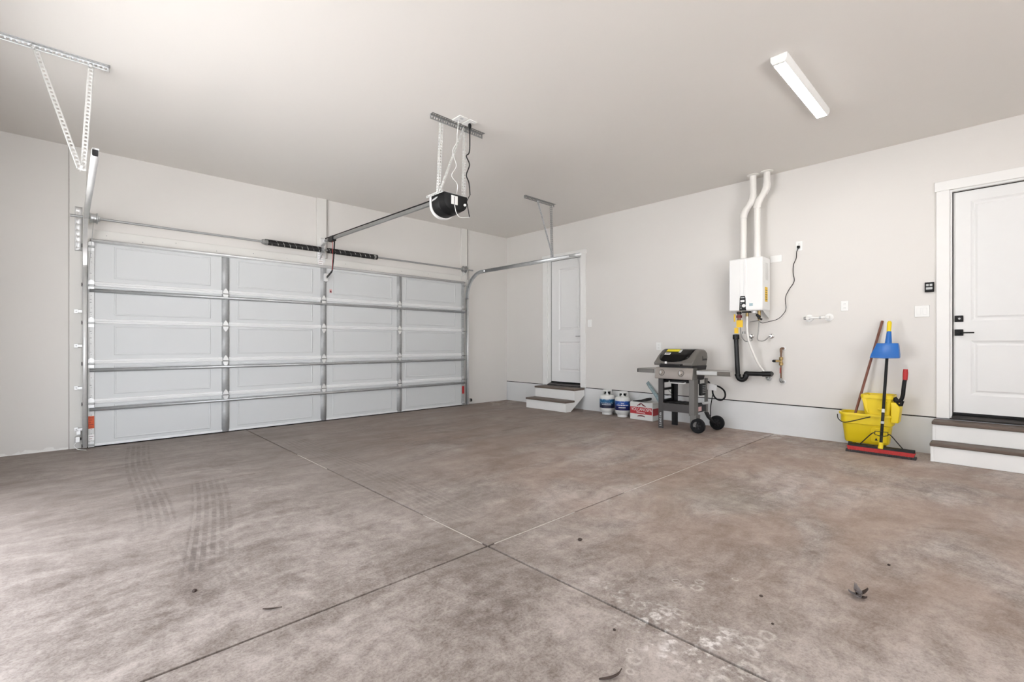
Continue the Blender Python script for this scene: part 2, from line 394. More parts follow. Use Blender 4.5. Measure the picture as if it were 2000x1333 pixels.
def holed(cuts_a, cuts_b, holes, fn):                             # sheet with rectangular holes, one connected mesh
    mb = MB(); na, nb = len(cuts_a), len(cuts_b)
    mb.v = [V(fn(a, b)) for a in cuts_a for b in cuts_b]
    for i in range(na-1):
        for j in range(nb-1):
            ca, cb = (cuts_a[i]+cuts_a[i+1])/2, (cuts_b[j]+cuts_b[j+1])/2
            if any(h[0] < ca < h[1] and h[2] < cb < h[3] for h in holes): continue
            mb.f.append((i*nb+j, (i+1)*nb+j, (i+1)*nb+j+1, i*nb+j+1))
    used = sorted({k for f in mb.f for k in f}); mp = {k: i for i, k in enumerate(used)}
    mb.v = [mb.v[k] for k in used]; mb.f = [tuple(mp[k] for k in f) for f in mb.f]
    return mb
def structure(name, mb, mat, label, cat, **kw):
    o = obj(name, mb, mat, None, **kw); return tag(o, label, cat, None, 'structure')

# ------------------------------------------------------------------ room shell
JX, JY1, JY2 = 1.612, 1.882, 4.262                                # saw-cut joints in the slab
g = .006
fl = structure('floor', box((LX-.3, BY-.3, -.2), (RX+.3, GY+.3, -.012)), 'gap', 'brown stained concrete floor cut into slabs by dark joints', 'floor', smooth=False)
for (x0, x1) in ((LX-.3, JX-g), (JX+g, RX+.3)):
    for (y0, y1) in ((BY-.3, JY1-g), (JY1+g, JY2-g*.5), (JY2+g*.5, GY+.3)):
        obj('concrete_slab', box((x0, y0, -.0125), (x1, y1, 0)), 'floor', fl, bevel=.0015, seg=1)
obj('joint_dust', MB().bar((1.66, JY1, -.004), (2.34, JY1, -.004), .006, .007), 'dust', fl, label='pale dust packed in a saw-cut joint')
obj('joint_dust', MB().bar((JX, 4.0, -.004), (JX, 4.7, -.004), .0055, .007), 'dust', fl)
obj('joint_dust', MB().bar((JX, 1.93, -.004), (JX, 2.5, -.004), .0045, .007), 'dust', fl)
obj('joint_dust', MB().bar((2.9, JY1, -.004), (4.4, JY1, -.004), .006, .006), 'dust', fl)
structure('ceiling', box((LX-.2, BY-.2, H), (RX+.2, GY+.2, H+.2)), 'ceiling', 'plain warm grey painted ceiling', 'ceiling', smooth=False)
structure('wall_back', box((LX-.2, GY, -.01), (RX, GY+.18, H)), 'wall_g', 'painted wall around the overhead garage door', 'wall', smooth=False)
structure('bounce_ground', box((-40, -40, -.3), (40, 40, -.21)), 'bounceground', 'unseen pale ground added outside the doorways to bounce sunlight in', 'bounce_ground', smooth=False)  # added out of view so sunlight bounces up to the ceiling
LOPEN = (1.7, 4.75, 2.15)                                          # wide open doorway on the left, outside the picture
structure('wall_rear', holed([LX-.2, -.7, 2.3, RX], [-.01, 2.85, H], [(-.7, 2.3, -.02, 2.85)], lambda a, b: (a, BY-.09, b)), 'wall', 'painted wall behind the camera with a wide unseen doorway added for fill light', 'wall', solid=.18, smooth=False)  # rear opening added and sized to let fill light in
structure('wall_left', holed([BY-.2, LOPEN[0], LOPEN[1], GY+.18], [-.01, LOPEN[2], H], [(LOPEN[0], LOPEN[1], -.02, LOPEN[2])], lambda a, b: (LX-.09, a, b)), 'wall', 'painted wall on the left of the garage with an open doorway', 'wall', solid=.18, smooth=False)
D2 = (4.76, 5.49, .365, 2.53)     # far door opening  (y0,y1,z0,z1)
D3 = (-.57, .357, .365, 2.53)     # near door opening
CURB = .355
wr = holed([BY-.2, D3[0], D3[1], D2[0], D2[1], GY+.18], [.364, 2.53, H], [(D2[0], D2[1], .36, 2.53), (D3[0], D3[1], .36, 2.53)], lambda a, b: (RX+.06, a, b))
structure('wall_right', wr, 'wall', 'painted drywall with two white doors and the water heater', 'wall', solid=.12, smooth=False)
structure('baseboard_right', box((RX+.012, BY-.2, -.01), (RX+.13, GY+.18, .351)), 'curb', 'pale painted concrete curb below the right wall', 'curb', smooth=False)
obj('shadow_gap', box((RX+.014, BY-.2, .3505), (RX+.11, GY+.17, .366)), 'gap', bpy.data.objects['baseboard_right'], smooth=False)

# trim boards on the door wall
structure('trim_1', box((.014, GY-.018, 0), (.146, GY, H)), 'jamb', 'painted jamb board left of the overhead door, floor to ceiling', 'board', bevel=.003)
structure('trim_2', box((2.488, GY-.03, 2.262), (2.622, GY, H)), 'jamb', 'painted board above the middle of the overhead door', 'board', bevel=.003)
structure('trim_3', box((4.975, GY-.03, 0), (5.10, GY, H)), 'jamb', 'painted board right of the overhead door, floor to ceiling', 'board', bevel=.003)
hd = structure('trim_4', box((.147, GY-.022, 2.10), (4.974, GY, 2.26)), 'jamb', 'painted header board along the top of the overhead door', 'board', bevel=.003)
obj('seam_shade', box((.0095, GY-.002, 0), (.0145, GY+.001, H)), 'seam_shade', bpy.data.objects['trim_1'])
obj('seam_shade', box((2.6215, GY-.027, 2.262), (2.633, GY+.001, H)), 'seam_shade', bpy.data.objects['trim_2'])  # dark strip standing for the contact shadow at the right edge
obj('seam_shade', box((5.0995, GY-.027, 2.2), (5.111, GY+.001, H)), 'seam_shade', bpy.data.objects['trim_3'])  # likewise a contact shadow made as a dark strip
nails = MB()
for x in (.3, .6, .9, 1.3, 1.7, 2.1, 2.9, 3.3, 3.8, 4.3):
    nails.lathe([(.005, 0), (.005, .002)], (x, GY-.022, 2.20+.02*math.sin(x*9)), (0, -1, 0), 8)
tag(obj('nail_heads', nails, 'galvdark', hd), kind='stuff')

# ------------------------------------------------------------------ overhead door
gd = thing('door_1', 'wide grey steel sectional overhead garage door with galvanised struts', 'garage door', (2.57, 6.5, 0), kind='structure')
X0, X1 = .150, 5.020
ZJ = [0.012, .455, .865, 1.285, 1.672, 2.125]
YF = 6.488                                                         # inner face of the skin
bays = ((.20, 1.351), (1.421, 2.532), (2.603, 3.707), (3.779, 4.945))
rects = ((.359, 1.235), (1.514, 2.421), (2.696, 3.619), (3.851, 4.827))
for i in range(5):
    z0, z1 = ZJ[i], ZJ[i+1]
    sec = obj('door_section', box((X0, YF, z0+.002), (X1, YF+.034, z1-.002)), 'doorskin', gd, bevel=.004)
    zb, zt = (z0+(.055 if i == 0 else .085), z1-(.03 if i == 4 else .022))
    for (a, b) in rects:
        mb = MB(); loops = []
        for ins, dy in ((0, 0), (.005, .005), (.014, .005), (.019, .001), (.024, .001)):
            loops.append([(a+ins, YF-dy-.0005, zb+ins), (b-ins, YF-dy-.0005, zb+ins), (b-ins, YF-dy-.0005, zt-ins), (a+ins, YF-dy-.0005, zt-ins)])
        mb.loft(loops, cap=False); mb.f.append(tuple(range(len(mb.v)-4, len(mb.v))))
        obj('embossed_panel', mb, 'doorskin', sec, smooth=False)
    if i > 0:   # white meeting rib between stiles
        for (a, b) in bays:
            obj('meeting_rib', MB().prism([(a, YF, z0-.006), (a, YF-.016, z0-.002), (a, YF-.02, z0+.014), (a, YF-.014, z0+.020), (a, YF-.018, z0+.026), (a, YF-.014, z0+.040), (a, YF, z0+.044)], (b-a, 0, 0)), 'rib', sec, smooth=False)
    for (a, b) in ((1.351, 1.421), (2.532, 2.603), (3.707, 3.779)):
        m_ = MB().strip([((a+b)/2, YF-.001, z0+.004), ((a+b)/2, YF-.001, z1-.004)], (1, 0, 0), [(-.040, -.001), (-.035, -.001), (-.034, -.013), (.034, -.013), (.035, -.001), (.040, -.001)])
        obj('stile', m_, 'stile', sec, solid=.002)
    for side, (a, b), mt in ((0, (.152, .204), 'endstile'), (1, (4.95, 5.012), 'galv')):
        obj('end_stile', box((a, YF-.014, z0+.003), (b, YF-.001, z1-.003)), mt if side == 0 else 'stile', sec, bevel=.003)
        dots = MB(); rnd = random.Random(i*2+side)
        for q in range(9):
            zz = z0+.05+q*(z1-z0-.1)/9+rnd.uniform(-.01, .01)
            dots.box(((a+b)/2-.003+rnd.choice((-.008, 0, .006)), YF-.0155, zz), ((a+b)/2+.004, YF-.0138, zz+.009))
        tag(obj('punch_holes', dots, 'galvdark', sec), kind='stuff')
# bottom astragal and its retainer
obj('bottom_retainer', box((X0, YF-.012, .012), (X1, YF, .036)), 'rib', gd, bevel=.003)
obj('bottom_seal', MB().tube([(X0, YF+.012, .008), (X1, YF+.012, .008)], .010, 10), 'blackrub', gd)
# struts: hat-shaped galvanised bars across the full width
for zz in (2.135, 1.622, .797, .393):
    hat = [(0, -.034), (0, -.022), (.032, -.018), (.040, -.006), (.040, .006), (.032, .018), (0, .022), (0, .034)]
    mb = MB(); vs = [[(x, YF-.016-b_*.85, zz+a_*.56) for (b_, a_) in hat] for x in (.165, 5.005)]
    mb.v = [V(p) for L in vs for p in L]; nh = len(hat); mb.f = [(j, j+1, nh+j+1, nh+j) for j in range(nh-1)]
    obj('strut', mb, 'galvlite' if zz > 2 else 'galv', gd, solid=.002)
# hinges on the stiles, roller hinges on the ends
for zj in ZJ[1:5]:
    for xc in (1.386, 2.568, 3.743):
        mb = MB()
        y_ = YF-.0225
        mb.prism([(xc-.030, y_, zj-.004), (xc+.030, y_, zj-.004), (xc+.026, y_, zj-.03), (xc+.012, y_, zj-.055), (xc, y_, zj-.068), (xc-.012, y_, zj-.055), (xc-.026, y_, zj-.03)], (0, .004, 0))
        hg = obj('hinge', mb, 'galvlite', gd, bevel=.001)
        up = MB().prism([(xc-.030, y_, zj+.004), (xc+.030, y_, zj+.004), (xc+.026, y_, zj+.03), (xc+.012, y_, zj+.055), (xc, y_, zj+.068), (xc-.012, y_, zj+.055), (xc-.026, y_, zj+.03)], (0, .004, 0))
        obj('hinge_leaf', up, 'galvlite', hg, bevel=.001)
        obj('hinge_pin', MB().tube([(xc-.032, y_-.004, zj), (xc+.032, y_-.004, zj)], .006, 8), 'galvdark', hg)
for zj, nm in [(z, 'roller_hinge') for z in ZJ[1:5]]+[(.03, 'bottom_bracket'), (2.07, 'top_bracket')]:
    for sd, xc, xt in ((-1, .178, .112), (1, 4.981, 5.072)):
        hh = .055 if nm != 'bottom_bracket' else .03
        a = MB().prism([(xc-.024, YF-.018, zj-hh*.8), (xc+.024, YF-.018, zj-hh*.8), (xc+.024, YF-.018, zj+hh*.8), (xc, YF-.018, zj+hh*1.15), (xc-.024, YF-.018, zj+hh*.8)], (0, .004, 0))
        a_ = obj(nm, a, 'galvlite' if sd < 0 else 'galv', gd, bevel=.001)
        obj('roller_stem', MB().tube([(xc+.022*-sd, 6.452, zj), (xt, 6.452, zj)], .0055, 8), 'galvlite' if sd < 0 else 'galv', a_)
        obj('roller', MB().lathe([(.016, -.007), (.021, -.004), (.021, .004), (.016, .007)], (xt, 6.452, zj), (1, 0, 0), 14), 'blackrub', a_)
        obj('stem_sleeve', MB().bar((xc-.026, 6.455, zj), (xc+.026, 6.455, zj), .02, .02), 'galvdark', a_, bevel=.003)
# warning labels and stray sticker
def flat_label(name, x0, x1, z0, z1, mat, parent, y=YF-.0165, lines=0, label=None):
    o = obj(name, box((x0, y, z0), (x1, y+.0016, z1)), mat, parent, label=label)
    if lines:
        mb = MB()
        for k in range(lines):
            zz = z1-(k+.7)*(z1-z0)/(lines+.4); mb.box((x0+.006, y-.0008, zz-.0022), (x1-.006-.01*(k % 3), y, zz+.0022))
        tag(obj('fine_print', mb, 'maroon', o), kind='stuff')
    return o
wl = flat_label('warning_label', .156, .202, .198, .325, 'orange', gd, lines=5, label='orange warning label on the left end of the door')
flat_label('warning_label', 4.958, 5.004, .205, .335, 'redp', gd, lines=5, label='red warning label on the right end of the door')
flat_label('inspection_tag', .156, .202, .075, .135, 'whiteprint', gd, lines=2)
pst = onY(645, 569, YF)
flat_label('sticker', pst.x-.014, pst.x+.02, pst.z-.025, pst.z+.025, 'pinkprint', gd, y=YF-.009)
obj('sticker_mark', MB().prism([(pst.x-.012, YF-.0105, pst.z-.016), (pst.x+.014, YF-.0105, pst.z-.022), (pst.x+.012, YF-.0105, pst.z), (pst.x, YF-.0105, pst.z+.012)], (0, .001, 0)), 'maroon', gd)

# ------------------------------------------------------------------ tracks
def track(sd, xw, label):
    t = thing('door_track', label, 'garage door track', (xw, 6.45, 0), 'tracks at the ends of the overhead door' if False else None)
    u = -sd                                                        # channel opens toward the door
    prof = [(0.034*u, .026), (.034*u, .020), (.034*u, .026), (.004*u, .026), (0, .018), (0, -.018), (.004*u, -.026), (.034*u, -.026), (.034*u, -.019)]
    prof = [(0.034*u, .019), (.034*u, .026), (.004*u, .026), (0, .018), (0, -.018), (.004*u, -.026), (.034*u, -.026), (.034*u, -.019)]
    ZT, R = 2.285, .40
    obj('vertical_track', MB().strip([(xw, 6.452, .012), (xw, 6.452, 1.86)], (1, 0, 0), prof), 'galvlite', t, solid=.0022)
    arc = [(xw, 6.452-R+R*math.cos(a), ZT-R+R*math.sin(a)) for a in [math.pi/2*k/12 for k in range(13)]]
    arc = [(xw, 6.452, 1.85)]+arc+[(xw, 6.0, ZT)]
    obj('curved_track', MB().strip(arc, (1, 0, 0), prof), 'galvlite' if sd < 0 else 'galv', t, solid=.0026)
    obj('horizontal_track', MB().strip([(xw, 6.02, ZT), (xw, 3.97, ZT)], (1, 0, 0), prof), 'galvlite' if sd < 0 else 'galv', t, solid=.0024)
    if sd < 0: obj('track_end', box((xw+.003, 3.985, ZT-.021), (xw+.031, 3.99, ZT+.021)), 'charcoal', t)  # dark plate standing for the shade inside the hollow channel
    # wall brackets of the vertical track
    for z in (.20, .62, 1.05, 1.40):
        jb = obj('jamb_bracket', MB().box((xw+.03*sd, 6.50, z-.02), (xw+.062*sd, 6.522, z+.02)), 'galvlite', t, bevel=.002)
        obj('bracket_arm', MB().box((xw, 6.462, z-.014), (xw+.034*sd, 6.51, z+.014)), 'galvlite', jb, bevel=.002)
        obj('bracket_screw', MB().lathe([(.007, 0), (.007, .004)], (xw+.046*sd, 6.50, z), (0, -1, 0), 6), 'galvdark', jb)
    # flag angle where the track turns
    xf = xw+.028*sd
    fa = MB().perf((xf, 6.515, 2.02), (xf, 6.515, 2.47), [(-.028, 0, 0), (-.019, 0, 0), (-.008, 0, 0), (.028, 0, 0)], (1,), .06, .014)
    obj('flag_angle', fa, 'galvlite', t, solid=.003)
    # rear hanger: ceiling angle, vertical strap, diagonal strap
    w_ = .034 if sd < 0 else .028
    def ang(p0, p1, a, b, ww=w_):
        a, b = V(a), V(b)
        return MB().perf(p0, p1, [a*ww, a*ww*.68, a*ww*.30, V((0, 0, 0)), b*ww*.30, b*ww*.68, b*ww], (1, 4), .027, .013)
    if sd < 0: xs0, xs1, xd, xv = -.60, .225, -.176, .108
    else: xs0, xs1, xd, xv = 4.49, 5.11, 4.745, 5.062
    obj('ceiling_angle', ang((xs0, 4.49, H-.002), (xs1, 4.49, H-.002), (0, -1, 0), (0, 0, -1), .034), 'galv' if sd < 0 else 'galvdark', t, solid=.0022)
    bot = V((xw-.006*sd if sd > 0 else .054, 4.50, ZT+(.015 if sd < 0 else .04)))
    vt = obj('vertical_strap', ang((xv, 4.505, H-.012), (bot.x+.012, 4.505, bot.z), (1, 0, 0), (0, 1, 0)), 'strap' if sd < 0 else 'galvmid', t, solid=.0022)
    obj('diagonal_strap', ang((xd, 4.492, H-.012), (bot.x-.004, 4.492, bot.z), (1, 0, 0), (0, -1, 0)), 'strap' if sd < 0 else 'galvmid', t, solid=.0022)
    for p in ((xd+.01, 4.478, H-.03), (xv+.012, 4.49, H-.03), (bot.x+.018, 4.48, bot.z+.02)):
        obj('bolt', MB().lathe([(.010, 0), (.010, .008), (.005, .010)], p, (0, -1, 0), 6), 'galvlite', t)
    if sd > 0:
        obj('drop_strap', MB().perf((5.078, 4.50, 2.36), (5.078, 4.50, ZT+.02), [(-.016, 0, 0), (-.005, 0, 0), (.005, 0, 0), (.016, 0, 0)], (1,), .026, .010), 'galv', t, solid=.003)
        obj('track_end', MB().strip([(xw-.01, 4.15, ZT+.004), (xw-.01, 3.95, ZT+.004)], (1, 0, 0), [(-.02, .018), (-.02, -.018)]), 'galvlite', t, solid=.003)
    return t
track(-1, .112, 'galvanised overhead door track left of the door, curving toward the camera')
track(1, 5.075, 'galvanised overhead door track right of the door, ending before the far door')

# ------------------------------------------------------------------ torsion shaft, springs, drums, cables
YS, ZS = 6.40, 2.352
ts = thing('torsion_spring_assembly', 'black torsion springs on a steel shaft above the overhead door', 'torsion spring', (2.53, YS, ZS))
obj('shaft', MB().tube([(.02, YS, ZS), (5.14, YS, ZS)], .0125, 12), 'galvmid', ts)
for a, b in ((1.77, 2.50), (2.56, 3.33)):
    sp = obj('spring', MB().tube([(a+.03, YS, ZS), (b-.005, YS, ZS)], .036, 18), 'spring', ts)
    e = a if a < 2 else b
    obj('winding_cone', MB().lathe([(.024, -.035), (.032, -.03), (.034, .0), (.040, .004), (.040, .03)], (e+(.03 if a < 2 else -.03), YS, ZS), (1 if a < 2 else -1, 0, 0), 14), 'galvdark', sp)
cb = obj('centre_bracket', MB().prism([(2.522, YS-.05, ZS-.04), (2.522, YS-.02, ZS+.05), (2.522, YS+.03, ZS+.055), (2.522, GY-.03, ZS+.03), (2.522, GY-.03, ZS-.12), (2.522, YS+.02, ZS-.055)], (.008, 0, 0)), 'galv', ts, bevel=.002)
obj('bracket_foot', box((2.49, GY-.034, ZS-.16), (2.60, GY-.029, ZS+.08)), 'galvlite', cb, bevel=.001)
for sd, xd in ((-1, .195), (1, 4.955)):
    dr = obj('cable_drum', MB().lathe([(.058, -.03), (.060, -.027), (.045, -.022), (.046, .018), (.056, .024), (.056, .03), (.030, .034), (.022, .05)], (xd, YS, ZS), (-sd, 0, 0), 20), 'galv' if sd < 0 else 'galvdark', ts)
    obj('bearing_plate', MB().prism([(xd+.042*sd, GY-.03, ZS-.09), (xd+.042*sd, GY-.03, ZS+.06), (xd+.042*sd, YS-.02, ZS+.045), (xd+.042*sd, YS-.05, ZS), (xd+.042*sd, YS-.02, ZS-.045)], (.004*sd, 0, 0)), 'galvlite', ts)
    obj('set_screw', MB().lathe([(.006, 0), (.006, .02)], (xd-.04*sd, YS-.02, ZS), (0, -1, 0), 6), 'galvlite', dr)
    xcb = .146 if sd < 0 else 5.03
    obj('lift_cable', MB().tube([(xd-.02*-sd*0, YS-.046, ZS), (xcb, YS+.03, 1.6), (xcb, YS+.045, .05)], .0022, 6), 'galvdark', dr)
flat_label('spring_tag', 2.50, 2.575, 2.245, 2.325, 'whiteprint', ts, y=GY-.036, lines=2)
flat_label('spring_tag', 2.505, 2.57, 2.14, 2.225, 'whiteprint', ts, y=GY-.036, lines=3)

# photo-eye sensor and its wire at the foot of each track
for sd, xq in ((-1, .078), (1, 5.125)):
    s_ = thing('door_sensor', 'small safety sensor with lens at the foot of the %s door track' % ('left' if sd < 0 else 'right'), 'sensor', (xq, 6.44, .1))
    if sd < 0:
        obj('sensor_body', box((xq-.022, 6.41, .075), (xq+.016, 6.46, .135)), 'galvlite', s_, bevel=.006)
        obj('lens', MB().lathe([(.014, 0), (.014, .008), (.008, .01)], (xq+.016, 6.435, .108), (1, 0, 0), 12), 'black', s_)
        obj('sensor_bracket', MB().box((xq-.014, 6.44, .15), (xq+.02, 6.50, .19)), 'galvlite', s_, bevel=.002)
        obj('sensor_wire', MB().tube(bezier([(xq-.01, 6.42, .08), (xq-.03, 6.40, .05), (xq+.0, 6.37, .015), (xq+.06, 6.33, .005)], 6), .003, 6), 'white', s_)
    else:
        obj('sensor_body', box((xq-.016, 6.42, .06), (xq+.02, 6.46, .11)), 'black', s_, bevel=.006)
        obj('lens', MB().lathe([(.012, 0), (.012, .008), (.008, .01)], (xq-.016, 6.44, .085), (-1, 0, 0), 12), 'screen', s_)
        obj('sensor_bracket', MB().box((xq-.05, 6.45, .075), (xq, 6.464, .1)), 'galvlite', s_, bevel=.002)

# ------------------------------------------------------------------ opener
XO = 2.56
op = thing('garage_door_opener', 'black garage door opener hung from the ceiling on perforated straps', 'door opener', (XO, 3.54, 2.25))
y0, y1, xl, xr, zt = 3.42, 3.66, 2.43, 2.69, 2.428
def bowl(y, w, top, depth, n=14, zlim=.055):
    L = [(XO-w, y, top)]
    for k in range(n+1):
        a = math.pi*k/n; L.append((XO-w*math.cos(a), y, top-zlim-(depth-zlim)*math.sin(a)**.8))
    return L+[(XO+w, y, top)]
body = MB().loft([bowl(y0+.0, .10, zt-.01, .13), bowl(y0+.012, .128, zt, .155), bowl(y0+.10, .130, zt, .168), bowl(y0+.105, .126, zt-.001, .16), bowl(y0+.112, .130, zt, .17), bowl(y1-.03, .130, zt, .175), bowl(y1-.03+.001, .128, zt, .173)])
hs = obj('motor_housing', body, 'black', op)
obj('light_lens', MB().loft([bowl(y1-.029, .136, zt, .186), bowl(y1-.005, .137, zt, .190), bowl(y1+.01, .120, zt-.01, .17)]), 'white', op)
obj('top_plate', box((xl+.004, y0+.02, zt), (xr-.004, y1-.02, zt+.006)), 'galv', op, bevel=.002)
obj('wiring_panel', box((XO-.062, y0-.006, zt-.10), (XO+.008, y0+.02, zt-.02)), 'white', op, bevel=.003)
obj('panel_slot', box((XO-.034, y0-.0075, zt-.095), (XO-.029, y0-.005, zt-.03)), 'black', op)
obj('name_badge', MB().prism([(xl-.002, 3.63, zt-.05), (xl-.002, 3.56, zt-.04), (xl-.002, 3.53, zt-.025), (xl-.002, 3.56, zt-.022), (xl-.002, 3.62, zt-.034)], (.004, 0, 0)), 'screen', op)
# rail with trolley and arm
rail = obj('rail', MB().bar((XO, 6.42, 2.478), (XO, 3.60, 2.425), .028, .034), 'galvdark', op, bevel=.003)
obj('drive_chain', MB().tube([(XO, 6.40, 2.512), (XO, 3.62, 2.456)], .007, 8), 'black', rail)
obj('header_bracket', MB().prism([(XO-.022, 6.40, 2.455), (XO-.022, 6.40, 2.51), (XO-.022, GY-.032, 2.535), (XO-.022, GY-.032, 2.42)], (.044, 0, 0)), 'galvlite', op, bevel=.002)
obj('front_pulley', MB().lathe([(.02, -.012), (.026, -.008), (.026, .008), (.02, .012)], (XO, 6.33, 2.482), (0, 0, 1), 14), 'galvdark', op)
tr = obj('trolley', box((XO-.026, 6.10, 2.435), (XO+.026, 6.24, 2.505)), 'black', op, bevel=.006)
arm_pts = [(XO+.03, 6.17, 2.44), (XO+.03, 6.20, 2.21), (XO+.03, 6.25, 2.05), (XO+.028, 6.42, 1.985)]
obj('door_arm', MB().bar(arm_pts[0], arm_pts[1], .006, .032, (0, 1, 0)).bar(arm_pts[1], arm_pts[2], .006, .03, (0, 1, 0)).bar(arm_pts[2], arm_pts[3], .006, .03, (0, 1, 0)), 'black', tr)
obj('release_cord', MB().tube(bezier([(XO-.005, 6.15, 2.44), (XO-.01, 6.14, 2.2), (XO-.008, 6.15, 2.05)], 6), .003, 6), 'redp', tr)
obj('door_clevis', box((XO+.0, YF-.06, 1.93), (XO+.05, YF-.012, 2.04)), 'galvlite', op, bevel=.003)
# straps
def ang2(p0, p1, a, b, ww=.026):
    a, b = V(a), V(b)
    return MB().perf(p0, p1, [a*ww, a*ww*.70, a*ww*.28, V((0, 0, 0)), b*ww*.28, b*ww*.70, b*ww], (1, 4), .026, .014)
obj('ceiling_angle', ang2((2.30, 3.46, H-.002), (2.895, 3.46, H-.002), (0, -1, 0), (0, 0, -1), .04), 'galvdark', op, solid=.0022)
obj('hanger_strap', ang2((2.418, 3.463, H-.01), (2.385, 3.463, zt-.01), (1, 0, 0), (0, 1, 0)), 'strap', op, solid=.0022)
obj('hanger_strap', ang2((2.655, 3.455, H-.01), (2.385, 3.455, zt-.005), (1, 0, 0), (0, -1, 0)), 'strap', op, solid=.0022)
obj('hanger_strap', ang2((2.685, 3.463, H-.01), (2.665, 3.463, zt-.01), (1, 0, 0), (0, 1, 0)), 'strap', op, solid=.0022)
obj('side_angle', ang2((xl-.03, 3.42, zt+.005), (xl-.03, 3.67, zt+.005), (0, 0, -1), (1, 0, 0), .022), 'strap', op, solid=.0022)
# cords
pc = [V((2.650, 3.345, 3.06)), onY(917, 295, 3.35), onY(911, 305, 3.36), onY(917, 322, 3.37), onY(911, 342, 3.38), onY(916, 358, 3.39), onY(918, 381, 3.40)]
cordp = bezier(pc, 8)
obj('power_cord', MB().tube(cordp, .0055, 8), 'black', op)
obj('plug', MB().lathe([(.012, 0), (.016, -.012), (.014, -.03), (.007, -.05)], (2.650, 3.345, 3.068), (0, 0, 1), 12), 'black', op)
obj('power_cord', MB().tube(bezier([onY(918, 381, 3.40), onY(912, 393, 3.41), onY(913, 402, 3.41), onY(917, 424, 3.39)], 8), .004, 8), 'black', op)
obj('cord_clip', MB().lathe([(.004, -.006), (.012, -.004), (.012, .004), (.004, .006)], onY(908, 401, 3.405), (.3, 1, 0), 12), 'white', op)
obj('wall_wire', MB().tube(bezier([V((2.535, 3.36, 3.07)), onY(893, 262, 3.38), onY(892, 278, 3.38), onY(884, 296, 3.39), onY(891, 324, 3.40), onY(882, 343, 3.40), onY(893, 360, 3.41), onY(892, 379, 3.41)], 7), .0028, 7), 'white', op)
obj('antenna_wire', MB().tube(bezier([onY(888, 401, 3.40), onY(890, 412, 3.39), onY(893, 419, 3.385), onY(899, 425, 3.38), onY(917, 425, 3.38)], 6), .003, 7), 'white', op)

# ceiling outlet plates above the opener
for xc, lab in ((2.545, 'white ceiling plate above the opener, left of the power plug'), (2.655, 'white ceiling outlet that the opener cord plugs into')):
    pl = thing('ceiling_outlet', lab, 'outlet', (xc, 3.36, H))
    obj('cover_plate', box((xc-.045, 3.295, H-.009), (xc+.045, 3.415, H)), 'white', pl, bevel=.003)
    for q in (-.028, .028): obj('socket', box((xc-.016, 3.355+q-.014, H-.011), (xc+.016, 3.355+q+.014, H-.0085)), 'screen' if xc < 2.6 else 'white', pl, bevel=.002)

# ------------------------------------------------------------------ ceiling fixtures
def fixture(x0, x1, yc, label, group=None):
    hw, zt_, d = .054, H, .060
    t = thing('ceiling_light', label, 'ceiling light', ((x0+x1)/2, yc, H))
    cs = [(-hw, 0), (-hw, -d*.55), (-hw*.72, -d), (hw*.72, -d), (hw, -d*.55), (hw, 0)]
    for xa, xb in ((x0, x0+.022), (x1-.022, x1)):
        obj('end_cap', MB().loft([[(x, yc+a, zt_+b) for a, b in cs] for x in (xa, xb)]), 'white', t, bevel=.003)
    obj('housing', MB().loft([[(x, yc+a*.97, zt_+b*.985) for a, b in cs] for x in (x0+.02, x1-.02)]), 'white', t)
    obj('diffuser', box((x0+.024, yc-hw*.66, zt_-d-.0006), (x1-.024, yc+hw*.66, zt_-d*.985+.004)), 'diffuser', t)
    return t
fixture(3.588, 4.728, 1.082, 'long white ceiling light glowing above the right half of the floor')

